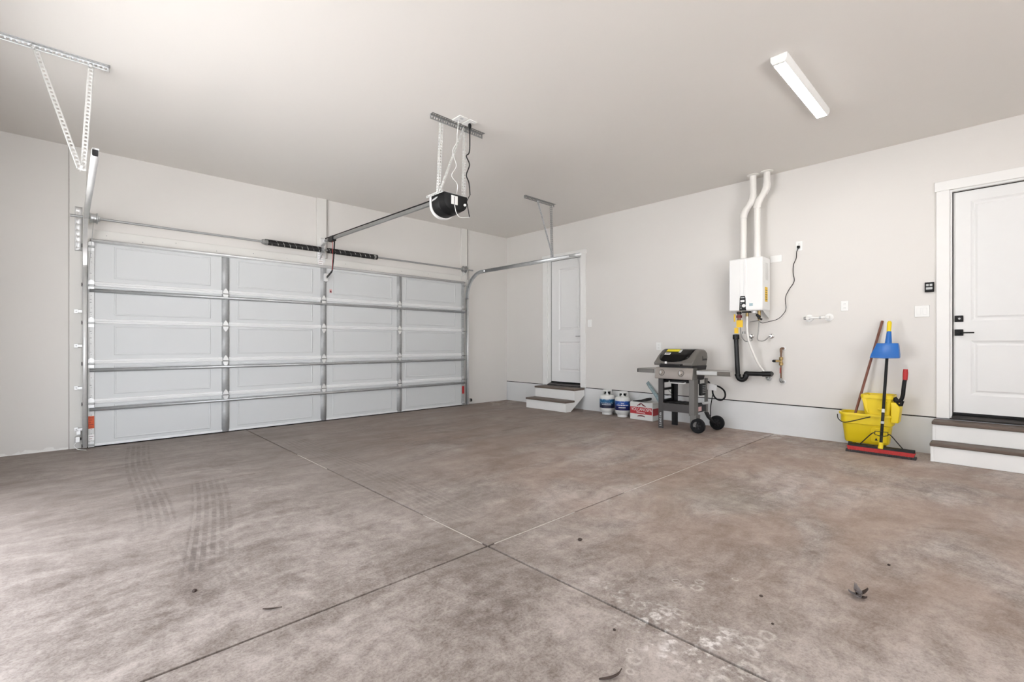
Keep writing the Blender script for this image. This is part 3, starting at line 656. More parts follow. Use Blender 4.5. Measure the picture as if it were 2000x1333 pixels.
# ------------------------------------------------------------------ doors to the house
def leaf_door(name, label, y0, y1, z0, z1, xleaf, panels, hinge_high, trim_w, trim_top, sill):
    """opening y0..y1 x z0..z1 in the right wall; leaf face at xleaf (recessed)"""
    d = thing(name, label, 'door', (RX, (y0+y1)/2, z0), kind='structure')
    tw = trim_w
    obj('casing', box((RX-.018, y1, z0-.006), (RX, y1+tw, z1+.001)), 'trimpaint', d, bevel=.003)
    obj('casing', box((RX-.018, y0-tw, z0-.006), (RX, y0, z1+.001)), 'trimpaint', d, bevel=.003)
    obj('head_casing', box((RX-.022, y0-tw-.012, z1+.001), (RX, y1+tw+.012, z1+trim_top)), 'trimpaint', d, bevel=.003)
    xb = RX+.118
    jt = .016
    obj('jamb', box((RX-.001, y1-jt, z0), (xb, y1, z1)), 'trimpaint', d)
    obj('jamb', box((RX-.001, y0, z0), (xb, y0+jt, z1)), 'trimpaint', d)
    obj('head_jamb', box((RX-.001, y0+jt, z1-jt), (xb, y1-jt, z1)), 'trimpaint', d)
    obj('weather_strip', box((xleaf-.004, y1-jt-.006, z0+.02), (xleaf+.02, y1-jt, z1-jt)), 'gap', d)
    obj('weather_strip', box((xleaf-.004, y0+jt, z1-jt-.007), (xleaf+.02, y1-jt, z1-jt)), 'gap', d)
    la, lb, lz0, lz1 = y0+jt+.003, y1-jt-.007, z0+.052, z1-jt-.008
    holes = [(p[0], p[1], p[2], p[3]) for p in panels]
    ca = sorted({la, lb, *[h[0] for h in holes], *[h[1] for h in holes]}); cb_ = sorted({lz0, lz1, *[h[2] for h in holes], *[h[3] for h in holes]})
    lf = obj('leaf', holed(ca, cb_, holes, lambda a, b: (xleaf+.008, a, b)), 'doorpaint', d, solid=.016, smooth=False)
    obj('leaf_core', box((xleaf+.017, la, lz0), (xleaf+.04, lb, lz1)), 'doorpaint', lf)
    for (a, b, c, e) in holes:
        mb = MB(); L = []
        for ins, dx in ((-.001, .0), (.008, .006), (.020, .012), (.030, .012), (.045, .004), (.06, .004)):
            L.append([(xleaf+dx+.0003, a+ins, c+ins), (xleaf+dx+.0003, b-ins, c+ins), (xleaf+dx+.0003, b-ins, e-ins), (xleaf+dx+.0003, a+ins, e-ins)])
        mb.loft(L, cap=False); mb.f.append(tuple(range(len(mb.v)-4, len(mb.v))))
        obj('door_panel', mb, 'doorpaint', lf, smooth=False)
    obj('door_sweep', box((xleaf-.006, la, z0+.032), (xleaf+.03, lb, z0+.054)), 'black', d, bevel=.002)
    obj('threshold', MB().prism([(RX-.03, la-.01, z0-.002), (RX-.03, la-.01, z0+.006), (xleaf-.02, la-.01, z0+.030), (xleaf+.04, la-.01, z0+.032), (xleaf+.04, la-.01, z0-.002)], (0, lb-la+.02, 0)), 'bronze', d)
    return d
d2 = leaf_door('door_2', 'white two-panel door in the far corner, behind the overhead door track', D2[0], D2[1], D2[2], D2[3], RX+.075,
               [(4.845, 5.30, 1.31, 2.36), (4.845, 5.30, .60, 1.105)], 0, .105, .075, 0)
xh = RX+.075
hn = obj('door_handle', MB().lathe([(.024, 0), (.024, .008), (.010, .012), (.010, .045)], (xh, 4.805, 1.196), (-1, 0, 0), 16), 'chrome', d2)
obj('lever', MB().bar((xh-.045, 4.80, 1.196), (xh-.045, 4.90, 1.196), .012, .016), 'chrome', hn, bevel=.003)
d3 = leaf_door('door_3', 'large white two-panel door at the right edge with black hardware', D3[0], D3[1], D3[2], D3[3], RX+.045,
               [(-.44, .215, 1.285, 2.41), (-.44, .215, .59, 1.10)], 0, .094, .092, 0)
xh = RX+.045
pdl, pdh = onX(1873, 623, xh), onX(1873, 650, xh)
db = obj('deadbolt', box((xh-.012, pdl.y-.030, pdl.z-.030), (xh+.001, pdl.y+.030, pdl.z+.030)), 'black', d3, bevel=.003, label='black square deadbolt')
obj('lock_cylinder', MB().lathe([(.018, 0), (.018, .012), (.013, .014)], (xh-.010, pdl.y-.004, pdl.z), (-1, 0, 0), 18), 'charcoal', db)
obj('keyway', MB().lathe([(.009, 0), (.009, .004)], (xh-.024, pdl.y-.004, pdl.z), (-1, 0, 0), 12), 'screen', db)
hd3 = obj('door_handle', box((xh-.012, pdh.y-.030, pdh.z-.030), (xh+.001, pdh.y+.030, pdh.z+.030)), 'black', d3, bevel=.003, label='black square lever handle')
obj('lever', MB().bar((xh-.05, pdh.y+.01, pdh.z-.003), (xh-.05, pdh.y-.105, pdh.z-.003), .014, .012), 'black', hd3, bevel=.003)
obj('spindle', MB().tube([(xh-.01, pdh.y+.002, pdh.z-.003), (xh-.054, pdh.y+.002, pdh.z-.003)], .011, 12), 'black', hd3)

# ------------------------------------------------------------------ steps
def steps(label, y0, y1, xa, xb, z1, z2, open_back):
    s = thing('wooden_steps', label, 'steps', (xa, (y0+y1)/2, 0))
    th = .030
    xe = RX-.003
    obj('riser', box((xa, y0+.022, .002), (xa+.018, y1-.022, z1-th)), 'trimpaint', s, bevel=.002)
    obj('riser', box((xb, y0+.022, z1), (xb+.018, y1-.022, z2-th)), 'trimpaint', s, bevel=.002)
    obj('tread', box((xa-.016, y0-.006, z1-th), (xb+.001, y1+.006, z1)), 'tread', s, bevel=.008, seg=3)
    obj('tread', box((xb-.016, y0-.006, z2-th), (xe-.006, y1+.006, z2)), 'tread', s, bevel=.008, seg=3)
    # saw-toothed side boards: near one slant-cut, unseen far one full depth to block light
    poly = [(xa, 0.002), (xa+.12, .002), (xe-.004, z2-.12), (xe-.004, z2-th), (xb, z2-th), (xb, z1-th), (xa, z1-th)]
    full = [(xa, .002), (xe-.004, .002), (xe-.004, z2-th), (xb, z2-th), (xb, z1-th), (xa, z1-th)]
    for yy, pl_ in ((y0, poly), (y1-.022, full)):
        obj('side_board', MB().prism([(x, yy, z) for x, z in pl_], (0, .022, 0)), 'trimpaint', s, smooth=False)
    return s
steps('two low white steps with dark wood treads below the far corner door', 4.685, 5.545, 5.605, 5.82, .172, .352, True)
steps('two low white steps with brown wood treads below the large right door', -.69, .462, 5.69, 5.865, .172, .348, True)

# ------------------------------------------------------------------ wall plates
def plate(name, label, c, w_, h_, kind, group=None):
    t = thing(name, label, 'light switch' if 'switch' in name else 'outlet', (RX, c.y, c.z))
    obj('cover_plate', box((RX-.007, c.y-w_/2, c.z-h_/2), (RX, c.y+w_/2, c.z+h_/2)), 'white', t, bevel=.003)
    if kind == 'outlet':
        for dz in (-.022, .022):
            so = obj('socket', box((RX-.0092, c.y-.016, c.z+dz-.014), (RX-.0065, c.y+.016, c.z+dz+.014)), 'white', t, bevel=.002)
            obj('slots', MB().box((RX-.0097, c.y-.007, c.z+dz-.005), (RX-.009, c.y-.005, c.z+dz+.005)).box((RX-.0097, c.y+.005, c.z+dz-.005), (RX-.009, c.y+.007, c.z+dz+.005)), 'charcoal', so)
    else:
        for q in range(kind):
            yc = c.y+(q-(kind-1)/2)*.045
            obj('rocker', MB().prism([(RX-.007, yc-.016, c.z-.032), (RX-.010, yc-.016, c.z-.032), (RX-.014, yc-.016, c.z+.032), (RX-.007, yc-.016, c.z+.032)], (0, .032, 0)), 'white', t, bevel=.001)
    return t
def mid(px0, py0, px1, py1): a, b = onX(px0, py0, RX), onX(px1, py1, RX); return (a+b)/2
plate('light_switch', 'white light switch just right of the far corner door', mid(1148, 625, 1156, 639), .075, .118, 1)
plate('wall_outlet', 'white wall outlet just above the left end of the grill', mid(1282, 670, 1292, 684), .078, .108, 'outlet')
pl_w = plate('wall_outlet', 'white wall outlet right of the water heater with the black cord plugged in', mid(1555, 473, 1567, 489), .072, .108, 'outlet')
plate('wall_outlet', 'white wall outlet above the white pipe stubs', mid(1643, 589, 1657, 607), .068, .108, 'outlet')
plate('light_switch', 'wide white double switch plate left of the large right door', mid(1787, 598, 1815, 619), .112, .112, 2)
c = mid(1807, 552, 1824, 571)
wc = thing('opener_wall_button', 'small black door-opener control on the wall above the switch plate', 'wall control', (RX, c.y, c.z))
obj('case', MB().loft([[(RX, c.y+a*.034, c.z+b*.052) for a, b in ((-1,-.9),(1,-.9),(1,.9),(-1,.9))], [(RX-.018, c.y+a*.034, c.z+b*.050) for a, b in ((-1,-.96),(1,-.96),(1,.96),(-1,.96))], [(RX-.026, c.y+a*.028, c.z+b*.042) for a, b in ((-1,-1),(1,-1),(1,1),(-1,1))]]), 'black', wc, bevel=.003)
obj('push_bar', box((RX-.031, c.y-.024, c.z-.024), (RX-.025, c.y+.024, c.z-.002)), 'screen', wc, bevel=.003)
for q in (-.013, .013): obj('small_button', box((RX-.030, c.y+q-.010, c.z+.010), (RX-.025, c.y+q+.010, c.z+.030)), 'screen', wc, bevel=.003)

# ------------------------------------------------------------------ water heater
HX, HY0, HY1, HZ0, HZ1 = 5.80, 1.918, 2.298, 1.458, 2.085
wh = thing('water_heater', 'white tankless water heater hung on the right wall under twin vent pipes', 'water heater', (RX, 2.1, HZ0))
obj('case', box((HX, HY0, HZ0), (RX-.012, HY1, HZ1)), 'heater', wh, bevel=.018, seg=3)
obj('mounting_bracket', box((RX-.012, 2.0, HZ1-.05), (RX, 2.22, HZ1-.005)), 'galvlite', wh)
obj('front_rib', MB().prism([(HX+.002, 2.085, HZ0+.02), (HX-.006, 2.095, HZ0+.02), (HX-.006, 2.115, HZ0+.02), (HX+.002, 2.125, HZ0+.02)], (0, 0, HZ1-HZ0-.04)), 'heater', wh)
obj('front_rib', MB().prism([(HX+.002, 2.125, HZ0+.02), (HX-.004, 2.130, HZ0+.02), (HX-.004, 2.165, HZ0+.02), (HX+.002, 2.17, HZ0+.02)], (0, 0, HZ1-HZ0-.04)), 'heater', wh)
cp = obj('control_panel', MB().prism([(HX-.008, 2.172, HZ0+.006), (HX-.008, 2.095, HZ0+.006), (HX-.008, 2.100, HZ0+.150), (HX-.008, 2.108, HZ0+.178), (HX-.008, 2.160, HZ0+.178), (HX-.008, 2.167, HZ0+.15)], (.012, 0, 0)), 'black', wh, bevel=.003, label='black control panel')
obj('panel_top_strip', box((HX-.0095, 2.113, HZ0+.152), (HX-.007, 2.155, HZ0+.164)), 'screen', cp)
obj('display', box((HX-.0095, 2.112, HZ0+.105), (HX-.007, 2.158, HZ0+.130)), 'whiteprint', cp)
obj('dial', MB().lathe([(.020, 0), (.020, .008), (.012, .010)], (HX-.008, 2.118, HZ0+.062), (-1, 0, 0), 18), 'whiteprint', cp)
for q in range(4): obj('button', box((HX-.0095, 2.146, HZ0+.025+q*.02), (HX-.007, 2.156, HZ0+.034+q*.02)), 'screen', cp)
obj('energy_label', box((HX-.0022, 2.022, HZ0+.055), (HX+.001, 2.060, HZ0+.088)), 'teal', wh, label='small blue label')
sl = obj('yellow_label', box((5.885, HY0-.0022, HZ0+.105), (5.965, HY0+.001, HZ0+.275)), 'yellowtag', wh, label='yellow instruction label on the side')
for k in range(5): obj('label_line', box((5.893, HY0-.003, HZ0+.13+k*.026), (5.955-.012*(k % 2), HY0-.002, HZ0+.137+k*.026)), 'charcoal', sl)
obj('rating_label', box((5.90, HY0-.002, HZ0+.36), (5.985, HY0+.001, HZ0+.56)), 'card', wh)
obj('side_flange', box((RX-.012, 1.795, 2.035), (RX, 1.92, 2.115)), 'white', wh, bevel=.002, label='white flat bracket beside the case')
obj('bottom_plate', MB().prism([(HX+.05, HY0+.01, HZ0), (RX-.02, HY0+.01, HZ0), (RX-.02, HY0+.01, HZ0-.09)], (0, .006, 0)), 'galvlite', wh)
# fittings hanging below
obj('gas_valve_body', MB().tube([(5.88, 2.205, HZ0+.005), (5.88, 2.205, HZ0-.11)], .020, 12), 'copper', wh)
obj('gas_valve_nut', MB().lathe([(.032, 0), (.032, .03)], (5.88, 2.205, HZ0-.075), (0, 0, 1), 6), 'maroon', wh)
obj('gas_valve_nut', MB().lathe([(.026, 0), (.026, .025)], (5.88, 2.205, HZ0-.03), (0, 0, 1), 6), 'charcoal', wh)
tg = obj('yellow_tag', box((5.84, 2.150, HZ0-.190), (5.846, 2.222, HZ0-.105)), 'yellowtag', wh, label='yellow card tag on the valve')
obj('yellow_tag_strip', MB().box((5.85, 2.240, HZ0-.12), (5.856, 2.256, HZ0-.03)), 'yellowtag', wh)
obj('yellow_tag_strip', MB().box((5.85, 2.205, HZ0-.262), (5.856, 2.250, HZ0-.195)), 'yellowtag', wh)
obj('inlet_valve', MB().tube([(5.90, 1.985, HZ0+.005), (5.90, 1.985, HZ0-.11)], .016, 12), 'brass', wh)
obj('valve_handle', MB().bar((5.875, 2.01, HZ0-.045), (5.875, 1.965, HZ0-.075), .02, .028), 'black', wh, bevel=.005)
obj('valve_handle', MB().bar((5.875, 1.985, HZ0-.085), (5.875, 1.945, HZ0-.105), .018, .022), 'black', wh, bevel=.005)
obj('relief_valve', MB().tube([(5.88, 2.03, HZ0+.004), (5.88, 2.03, HZ0-.028)], .030, 12), 'white', wh)
obj('outlet_valve', MB().tube([(5.90, 2.12, HZ0+.004), (5.90, 2.12, HZ0-.06)], .016, 12), 'brass', wh)
obj('lower_collar', box((5.85, 2.075, HZ0-.018), (5.90, 2.165, HZ0-.0)), 'charcoal', wh, bevel=.003)
obj('condensate_pipe', MB().tube(bezier([(5.90, 2.12, HZ0-.06), (5.905, 2.122, 1.22), (5.93, 2.10, 1.06), (5.985, 2.03, .84), (6.03, 1.975, .735), (6.055, 1.945, .675)], 8), .0125, 10), 'pvc', wh)
obj('condensate_end', MB().lathe([(.026, 0), (.026, .02), (.014, .024), (.014, .05)], (RX, 1.932, .648), (-1, .35, .5), 14), 'galv', wh)
obj('crossover_tube', MB().tube([(5.93, 2.10, HZ0-.125), (5.93, 1.99, HZ0-.110)], .006, 8), 'braid', wh)
# supply hoses looping to chrome stubs in the wall
for px, py, pts in ((1468, 657, [(5.89, 2.195, 1.27), (5.91, 2.19, 1.17), (5.94, 2.165, 1.11), (5.97, 2.13, 1.10), (6.0, 2.10, 1.12), (6.03, 2.085, 1.165)]),
                    (1507, 657, [(5.90, 1.985, 1.35), (5.90, 1.995, 1.22), (5.90, 2.005, 1.13), (5.93, 1.985, 1.105), (5.97, 1.95, 1.11), (6.03, 1.905, 1.155)])):
    e = onX(px, py, RX-.01); pts = pts[:-1]+[(RX-.055, e.y+.012, e.z-.006), (RX-.03, e.y, e.z)]
    hs_ = obj('supply_hose', MB().tube(bezier(pts, 8), .0065, 8), 'braid', wh)
    obj('stub_escutcheon', MB().lathe([(.030, 0), (.028, .006), (.014, .012), (.014, .04)], (RX, e.y, e.z), (-1, 0, 0), 16), 'chrome', hs_)
obj('drain_nipple', MB().lathe([(.016, 0), (.016, .03)], (5.93, 2.17, 1.19), (0, 0, 1), 10), 'galvdark', wh)

# vent pipes
def vent(label, pts, mat='pvc'):
    t = thing('vent_pipe', label, 'vent pipe', pts[0])
    r = .036
    obj('straight_pipe', MB().tube([pts[0], pts[1]], r, 18), mat, t)
    def fil(a, b, c, k=6, q=.5):
        a, b, c = V(a), V(b), V(c); d0 = b+(a-b).normalized()*.06; d1 = b+(c-b).normalized()*.06
        return [(d0*(1-s)**2+b*2*s*(1-s)+d1*s*s) for s in [i/k for i in range(k+1)]]
    e1 = fil(pts[0], pts[1], pts[2]); e2 = fil(pts[1], pts[2], pts[3])
    obj('elbow', MB().tube(e1, r*1.13, 18), mat, t); obj('elbow', MB().tube(e2, r*1.13, 18), mat, t)
    obj('offset_pipe', MB().tube([pts[1], pts[2]], r, 18), mat, t)
    obj('straight_pipe', MB().tube([pts[2], pts[3]], r, 18), mat, t)
    obj('ceiling_collar', MB().lathe([(.066, 0), (.066, .006), (.05, .012), (.038, .014)], pts[3], (0, 0, -1), 22), mat, t)
    obj('coupling', MB().lathe([(r*1.1, 0), (r*1.1, .03)], pts[0], (0, 0, 1), 18), 'pvc', t)
XV = 5.925
p1b = onX(1452, 503, XV); p1c = onX(1452, 417, XV); p1d = onX(1471, 391, XV); p1e = onX(1471.5, 346, XV)
vent('left of the two white vent pipes rising from the water heater', [V((XV, p1b.y, HZ1)), p1c, V((XV, p1d.y, p1d.z)), V((XV, p1d.y, H))])
p2b = onX(1479, 500, XV); p2c = onX(1479, 397, XV); p2d = onX(1498, 368, XV)
vent('right of the two white vent pipes rising from the water heater', [V((XV, p2b.y, HZ1)), p2c, V((XV, p2d.y, p2d.z)), V((XV, p2d.y, H))])

# heater power cord
oc = mid(1555, 473, 1567, 489)
cpts = [onX(1560, 484, RX-.03), onX(1556, 492, RX-.012), onX(1555, 505, RX-.01), onX(1550, 517, RX-.01), onX(1549, 532, RX-.01), onX(1551, 550, RX-.012), onX(1541, 566, RX-.02), onX(1534, 582, RX-.03), onX(1535, 604, RX-.04), onX(1528, 616, RX-.05), onX(1518, 624, RX-.07), onX(1504, 628, RX-.10), onX(1488, 631, RX-.14), onX(1481, 624, 5.90), V((5.89, 2.025, HZ0-.01))]
pcd = thing('power_cord', 'thin black power cord running from the outlet to the water heater', 'cord', (RX, oc.y, oc.z))
obj('cable', MB().tube(bezier(cpts, 7), .0038, 7), 'black', pcd)
pp = onX(1560, 483, RX-.012)
obj('plug', box((RX-.036, pp.y-.014, pp.z-.014), (RX-.0096, pp.y+.014, pp.z+.014)), 'black', pcd, bevel=.005)

# condensate trap: black drain pipe
XD = 6.005
def q(px, py, X=XD): return onX(px, py, X)
a0, a1 = q(1437.5, 658), q(1441, 735)
r = .027
dp = thing('drain_trap_pipe', 'black drain pipe with a U-shaped trap below the water heater', 'drain pipe', (XD, a1.y, a1.z))
yv = a0.y
u0 = V((XD, q(1441, 700).y, q(1441, 733).z)); u2 = V((XD, q(1457, 733).y, q(1457, 733).z)); 
ub = [V((XD, (u0.y+u2.y)/2+math.cos(a)*(u0.y-u2.y)/2, u0.z-.0-math.sin(a)*.055)) for a in [math.pi*k/12 for k in range(13)]]
obj('stand_pipe', MB().tube([a0, u0], r, 16), 'blackpipe', dp)
obj('inlet_hub', MB().lathe([(.030, -.035), (.038, -.03), (.038, .025), (.030, .028)], a0, (0, 0, 1), 18), 'blackpipe', dp)
obj('trap_bend', MB().tube(ub, r*1.12, 16), 'blackpipe', dp)
hzn = q(1480, 731); arc = bezier([ub[-1], V((XD, ub[-1].y-.004, ub[-1].z+.025)), V((XD, ub[-1].y-.03, hzn.z)), V((XD, hzn.y, hzn.z+.002)), ], 6)
obj('trap_arm', MB().tube(arc+[q(1506, 731)], r, 16), 'blackpipe', dp)
obj('outlet_hub', MB().tube([q(1489, 731), q(1507, 731)], r*1.16, 16), 'blackpipe', dp)
obj('wall_elbow', MB().tube([q(1502, 731), q(1502, 731)+V((.075, 0, 0))], r*1.05, 14), 'blackpipe', dp)
for pz in (ub[0], ub[-1]): obj('trap_nut', MB().lathe([(r*1.3, -.012), (r*1.3, .012)], pz, (0, 0, 1), 16), 'blackpipe', dp)

# brass shut-off assembly
g0, g1 = onX(1525, 683, RX-.05), onX(1526, 746, RX-.05)
bv = thing('brass_shutoff_valve', 'short upright brass valve and pipe fixed to the wall right of the black drain', 'valve', (RX, g0.y, (g0.z+g1.z)/2))
yb = (g0.y+g1.y)/2; xb = RX-.05
obj('upper_elbow', MB().tube(bezier([(RX, yb-.012, g0.z+.012), (RX-.03, yb-.008, g0.z+.012), (xb, yb, g0.z+.004), (xb, yb, g0.z-.035)], 6), .014, 12), 'copper', bv)
obj('lower_elbow', MB().tube(bezier([(RX, yb-.012, g1.z-.004), (RX-.03, yb-.008, g1.z-.004), (xb, yb, g1.z+.004), (xb, yb, g1.z+.04)], 6), .015, 12), 'galvdark', bv)
obj('riser_pipe', MB().tube([(xb, yb, g0.z-.02), (xb, yb, g1.z+.03)], .010, 12), 'copper', bv)
zv = onX(1524, 706, xb).z
obj('valve_body', MB().lathe([(.014, -.05), (.022, -.045), (.022, -.02), (.015, -.012), (.015, .012), (.022, .02), (.022, .045), (.014, .05)], (xb, yb, zv), (0, 0, 1), 8), 'brass', bv)
obj('valve_branch', MB().tube([(xb, yb, zv), (xb-.005, yb+.055, zv)], .014, 12), 'brass', bv)
obj('valve_knob', MB().lathe([(.010, 0), (.016, .006), (.016, .03), (.008, .042)], (xb-.005, yb+.05, zv), (-.05, 1, 0), 12), 'black', bv)
obj('red_handle', MB().bar((xb-.018, yb+.004, zv-.075), (xb-.016, yb+.006, zv-.14), .006, .016, (1, 0, 0)), 'redp', bv, bevel=.002)
for z in (g0.z+.012, g1.z-.004): obj('wall_flange', MB().lathe([(.026, 0), (.024, .006), (.016, .008)], (RX, yb-.012, z), (-1, 0, 0), 16), 'galvlite', bv)

# white loop stub
s0, s1 = onX(1578, 622, RX-.055), onX(1617, 620, RX-.055)
lp = thing('pipe_loop_stub', 'white pipe bar bridging two round wall flanges below the outlet', 'pipe stub', (RX, (s0.y+s1.y)/2, s0.z))
for e in (s0, s1):
    obj('wall_flange', MB().lathe([(.042, 0), (.040, .008), (.020, .016)], (RX, e.y, e.z), (-1, 0, 0), 20), 'white', lp)
    obj('stub', MB().tube([(RX, e.y, e.z), (RX-.065, e.y, e.z)], .016, 12), 'pvc', lp)
obj('bridge_pipe', MB().tube([s0+V((0, .045, 0)), s1], .011, 12), 'white', lp)
obj('collar', MB().lathe([(.015, -.008), (.015, .008)], s0.lerp(s1, .62), (0, 1, 0), 12), 'galv', lp)
obj('collar', MB().lathe([(.016, -.01), (.016, .01)], s0+V((0, .03, 0)), (0, 1, 0), 12), 'galvdark', lp)

# ------------------------------------------------------------------ gas grill
GX0, GX1, GYL, GYR = 5.455, 5.83, 3.035, 2.565
gr = thing('gas_grill', 'grey and black gas grill on a two-wheeled cart against the right wall', 'grill', (5.64, 2.8, 0))
lw = .062
obj('leg', MB().prism([(GX0, GYL, 0), (GX0, GYL-lw, 0), (GX0+.018, GYL-lw, 0), (GX0+.018, GYL-.018, 0), (GX0+.06, GYL-.018, 0), (GX0+.06, GYL, 0)], (0, 0, .64)), 'grillleg', gr, bevel=.003, label='front left leg with white lettering')
obj('leg', MB().prism([(GX0, GYR, .20), (GX0, GYR+lw+.004, .20), (GX0+.018, GYR+lw+.004, .20), (GX0+.018, GYR+.018, .20), (GX0+.11, GYR+.018, .20), (GX0+.11, GYR, .20)], (0, 0, .44)), 'grilllegs', gr, bevel=.003)
obj('leg', MB().prism([(GX1, GYL, 0), (GX1, GYL-.075, 0), (GX1-.03, GYL-.075, 0), (GX1-.03, GYL, 0)], (0, 0, .64)), 'charcoal', gr, bevel=.003)
rl = obj('leg', MB().bar((GX1-.02, GYR+.012, .64), (GX1-.02, GYR+.012, .21), .024, .055, (1, 0, 0)), 'grilllegs', gr, bevel=.003)
obj('leg_foot', MB().loft([[(GX1-.02+a, GYR+.012+b, .215) for a, b in ((-.028,-.016),(.028,-.016),(.028,.016),(-.028,.016))], [(GX1-.015+a, GYR-.02+b, .15) for a, b in ((-.026,-.018),(.026,-.018),(.026,.018),(-.026,.018))], [(GX1-.01+a, GYR-.085+b, .085) for a, b in ((-.022,-.016),(.022,-.016),(.022,.016),(-.022,.016))]]), 'charcoal', rl, bevel=.002)
bars = MB(); rnd = random.Random(3)
ll = thing  # (lettering on the leg reads bottom to top and is too small to spell)
for k in range(8):
    z = .03+k*.022; bars.box((GX0-.0012, GYL-.012-.03, z), (GX0+.0005, GYL-.012, z+.006)); bars.box((GX0-.0012, GYL-.012-.03, z), (GX0+.0005, GYL-.036+rnd.choice((0, .01)), z+.016))
tag(obj('leg_lettering', bars, 'screen', gr), kind='stuff')
obj('front_rail', box((GX0+.002, GYR+.06, .225), (GX0+.02, GYL-.058, .325)), 'grillleg', gr, bevel=.003)
obj('side_rail', box((GX0+.10, GYR+.002, .23), (GX1-.03, GYR+.018, .32)), 'charcoal', gr, bevel=.003)
shf = obj('bottom_shelf', box((GX0+.02, GYR+.018, .305), (GX1, GYL-.02, .322)), 'charcoal', gr, bevel=.003)
for k in range(6): obj('shelf_ridge', box((GX0+.05, GYR+.06+k*.068, .322), (GX1-.03, GYR+.085+k*.068, .328)), 'black', shf, bevel=.002)
# side frame with two rounded openings (left side)
sfm = holed([GX0+.05, GX0+.10, GX1-.065, GX1-.02], [.32, .36, .475, .505, .575, .62], [(GX0+.10, GX1-.065, .36, .475), (GX0+.10, GX1-.065, .505, .575)], lambda a, b: (a, GYL-.022, b))
obj('side_frame', sfm, 'black', gr, solid=.018)
obj('back_frame', box((GX1-.012, GYR+.10, .56), (GX1, GYL-.07, .64)), 'charcoal', gr)
obj('gauge_line', MB().tube([(GX1-.06, GYL-.034, .40), (GX0+.12, GYL-.034, .405)], .003, 6).tube([(GX1-.07, GYL-.034, .405), (GX0+.2, GYL-.034, .47)], .003, 6), 'black', gr)
# cook box, drip tray, control panel
obj('cook_box', MB().loft([[(x, y, .62) for x, y in ((GX0+.03, GYR+.04), (GX1-.02, GYR+.04), (GX1-.02, GYL-.04), (GX0+.03, GYL-.04))], [(x, y, .80) for x, y in ((GX0+.0, GYR+.02), (GX1+.02, GYR+.02), (GX1+.02, GYL-.01), (GX0+.0, GYL-.01))]]), 'charcoal', gr, bevel=.004)
dt = obj('drip_tray', box((GX0+.04, GYR+.13, .582), (GX1-.06, GYL-.13, .612)), 'charcoal', gr, bevel=.003)
obj('tray_rim', MB().tube([(GX0+.02, GYR+.115, .592), (GX0-.004, GYR+.13, .584), (GX0-.004, GYL-.15, .586), (GX0+.03, GYL-.135, .602)], .009, 8), 'galvlite', dt)
pz0, pz1 = .632, .775
cpn = obj('control_panel', MB().loft([[(GX0-.035, y, pz0+.01), (GX0-.03, y, pz0), (GX0+.06, y, pz0-.004), (GX0+.06, y, pz1), (GX0-.005, y, pz1), (GX0-.012, y, pz1-.008)] for y in (GYR+.012, GYL+.032)]), 'panel', gr, bevel=.006, seg=3)
nrm = V((-.98, 0, .17)).normalized()
for yk in (2.975, 2.72):
    kb = obj('knob', MB().lathe([(.034, 0), (.034, .006), (.025, .010), (.023, .030), (.018, .034)], (GX0-.024, yk, .708), nrm, 20), 'panel', gr)
    obj('knob_grip', MB().bar(V((GX0-.024, yk, .688))+nrm*.036, V((GX0-.024, yk, .728))+nrm*.036, .010, .012, (1, 0, 0)), 'screen', kb, bevel=.002)
    obj('knob_ring', MB().lathe([(.038, 0), (.038, .003)], (GX0-.0245, yk, .708), nrm, 20), 'charcoal', kb)
obj('panel_side_cap', MB().prism([(GX0-.03, GYR+.006, pz0), (GX0+.10, GYR+.006, pz0), (GX0+.10, GYR+.006, pz1), (GX0-.006, GYR+.006, pz1)], (0, .03, 0)), 'grilllegs', gr, bevel=.004)
# lid
def lidprof(y, o=0):
    return [(GX0-.015, y, .802), (GX0-.020, y, .832), (GX0+.10, y, .935-o*.6), (GX0+.195, y, .993-o), (GX0+.235, y, 1.003-o), (GX0+.34, y, .998-o), (GX0+.395, y, .965-o), (GX0+.408, y, .90), (GX0+.375, y, .812), (GX0+.37, y, .80)]
lid = obj('lid', MB().loft([lidprof(GYR+.015, .012), lidprof(GYR+.035), lidprof(GYL+.035), lidprof(GYL+.052, .012)]), 'grillgrey', gr, bevel=.008, seg=3)
# black enamel front with rounded lower corners, lying on the slope of the lid
sA, sB = V((GX0-.020, 0, .832)), V((GX0+.195, 0, .993)); sd = (sB-sA); sn = V((-sd.z, 0, sd.x)).normalized()
def onlid(s_, y, off): p = sA+sd*s_; return V((p.x, y, p.z))+sn*(off+.0165*(1-abs(2*s_-1.1)/1.1 if 0 < s_ < 1.1 else 0))
ss = [.06+.96*k/14 for k in range(15)]
def edge(s_, lo):                                                # rounded lower corners
    t = max(0, 1-(s_-.06)/.40); k_ = 1-math.sqrt(max(0, 1-t*t))
    return (GYR+.075+.17*k_+.02*(1-s_)) if lo else (GYL+.012-.11*k_)
lf = MB()
rows = []
for s_ in ss:
    ya_, yb_ = edge(s_, True), edge(s_, False)
    rows.append([onlid(s_, ya_+(yb_-ya_)*j/6, .002) for j in range(7)])
lf.v = [p for r_ in rows for p in r_]
lf.f = [(i*7+j, i*7+j+1, (i+1)*7+j+1, (i+1)*7+j) for i in range(14) for j in range(6)]
obj('lid_front', lf, 'enamel', lid, solid=.003, label='glossy black enamel lid front')
topb = MB().prism([(GX0+.196, GYR+.075, .9965), (GX0+.235, GYR+.075, 1.0055), (GX0+.33, GYR+.075, 1.001), (GX0+.33, GYR+.075, .99), (GX0+.235, GYR+.075, .99)], (0, GYL-GYR-.063, 0))
obj('lid_top', topb, 'enamel', lid)
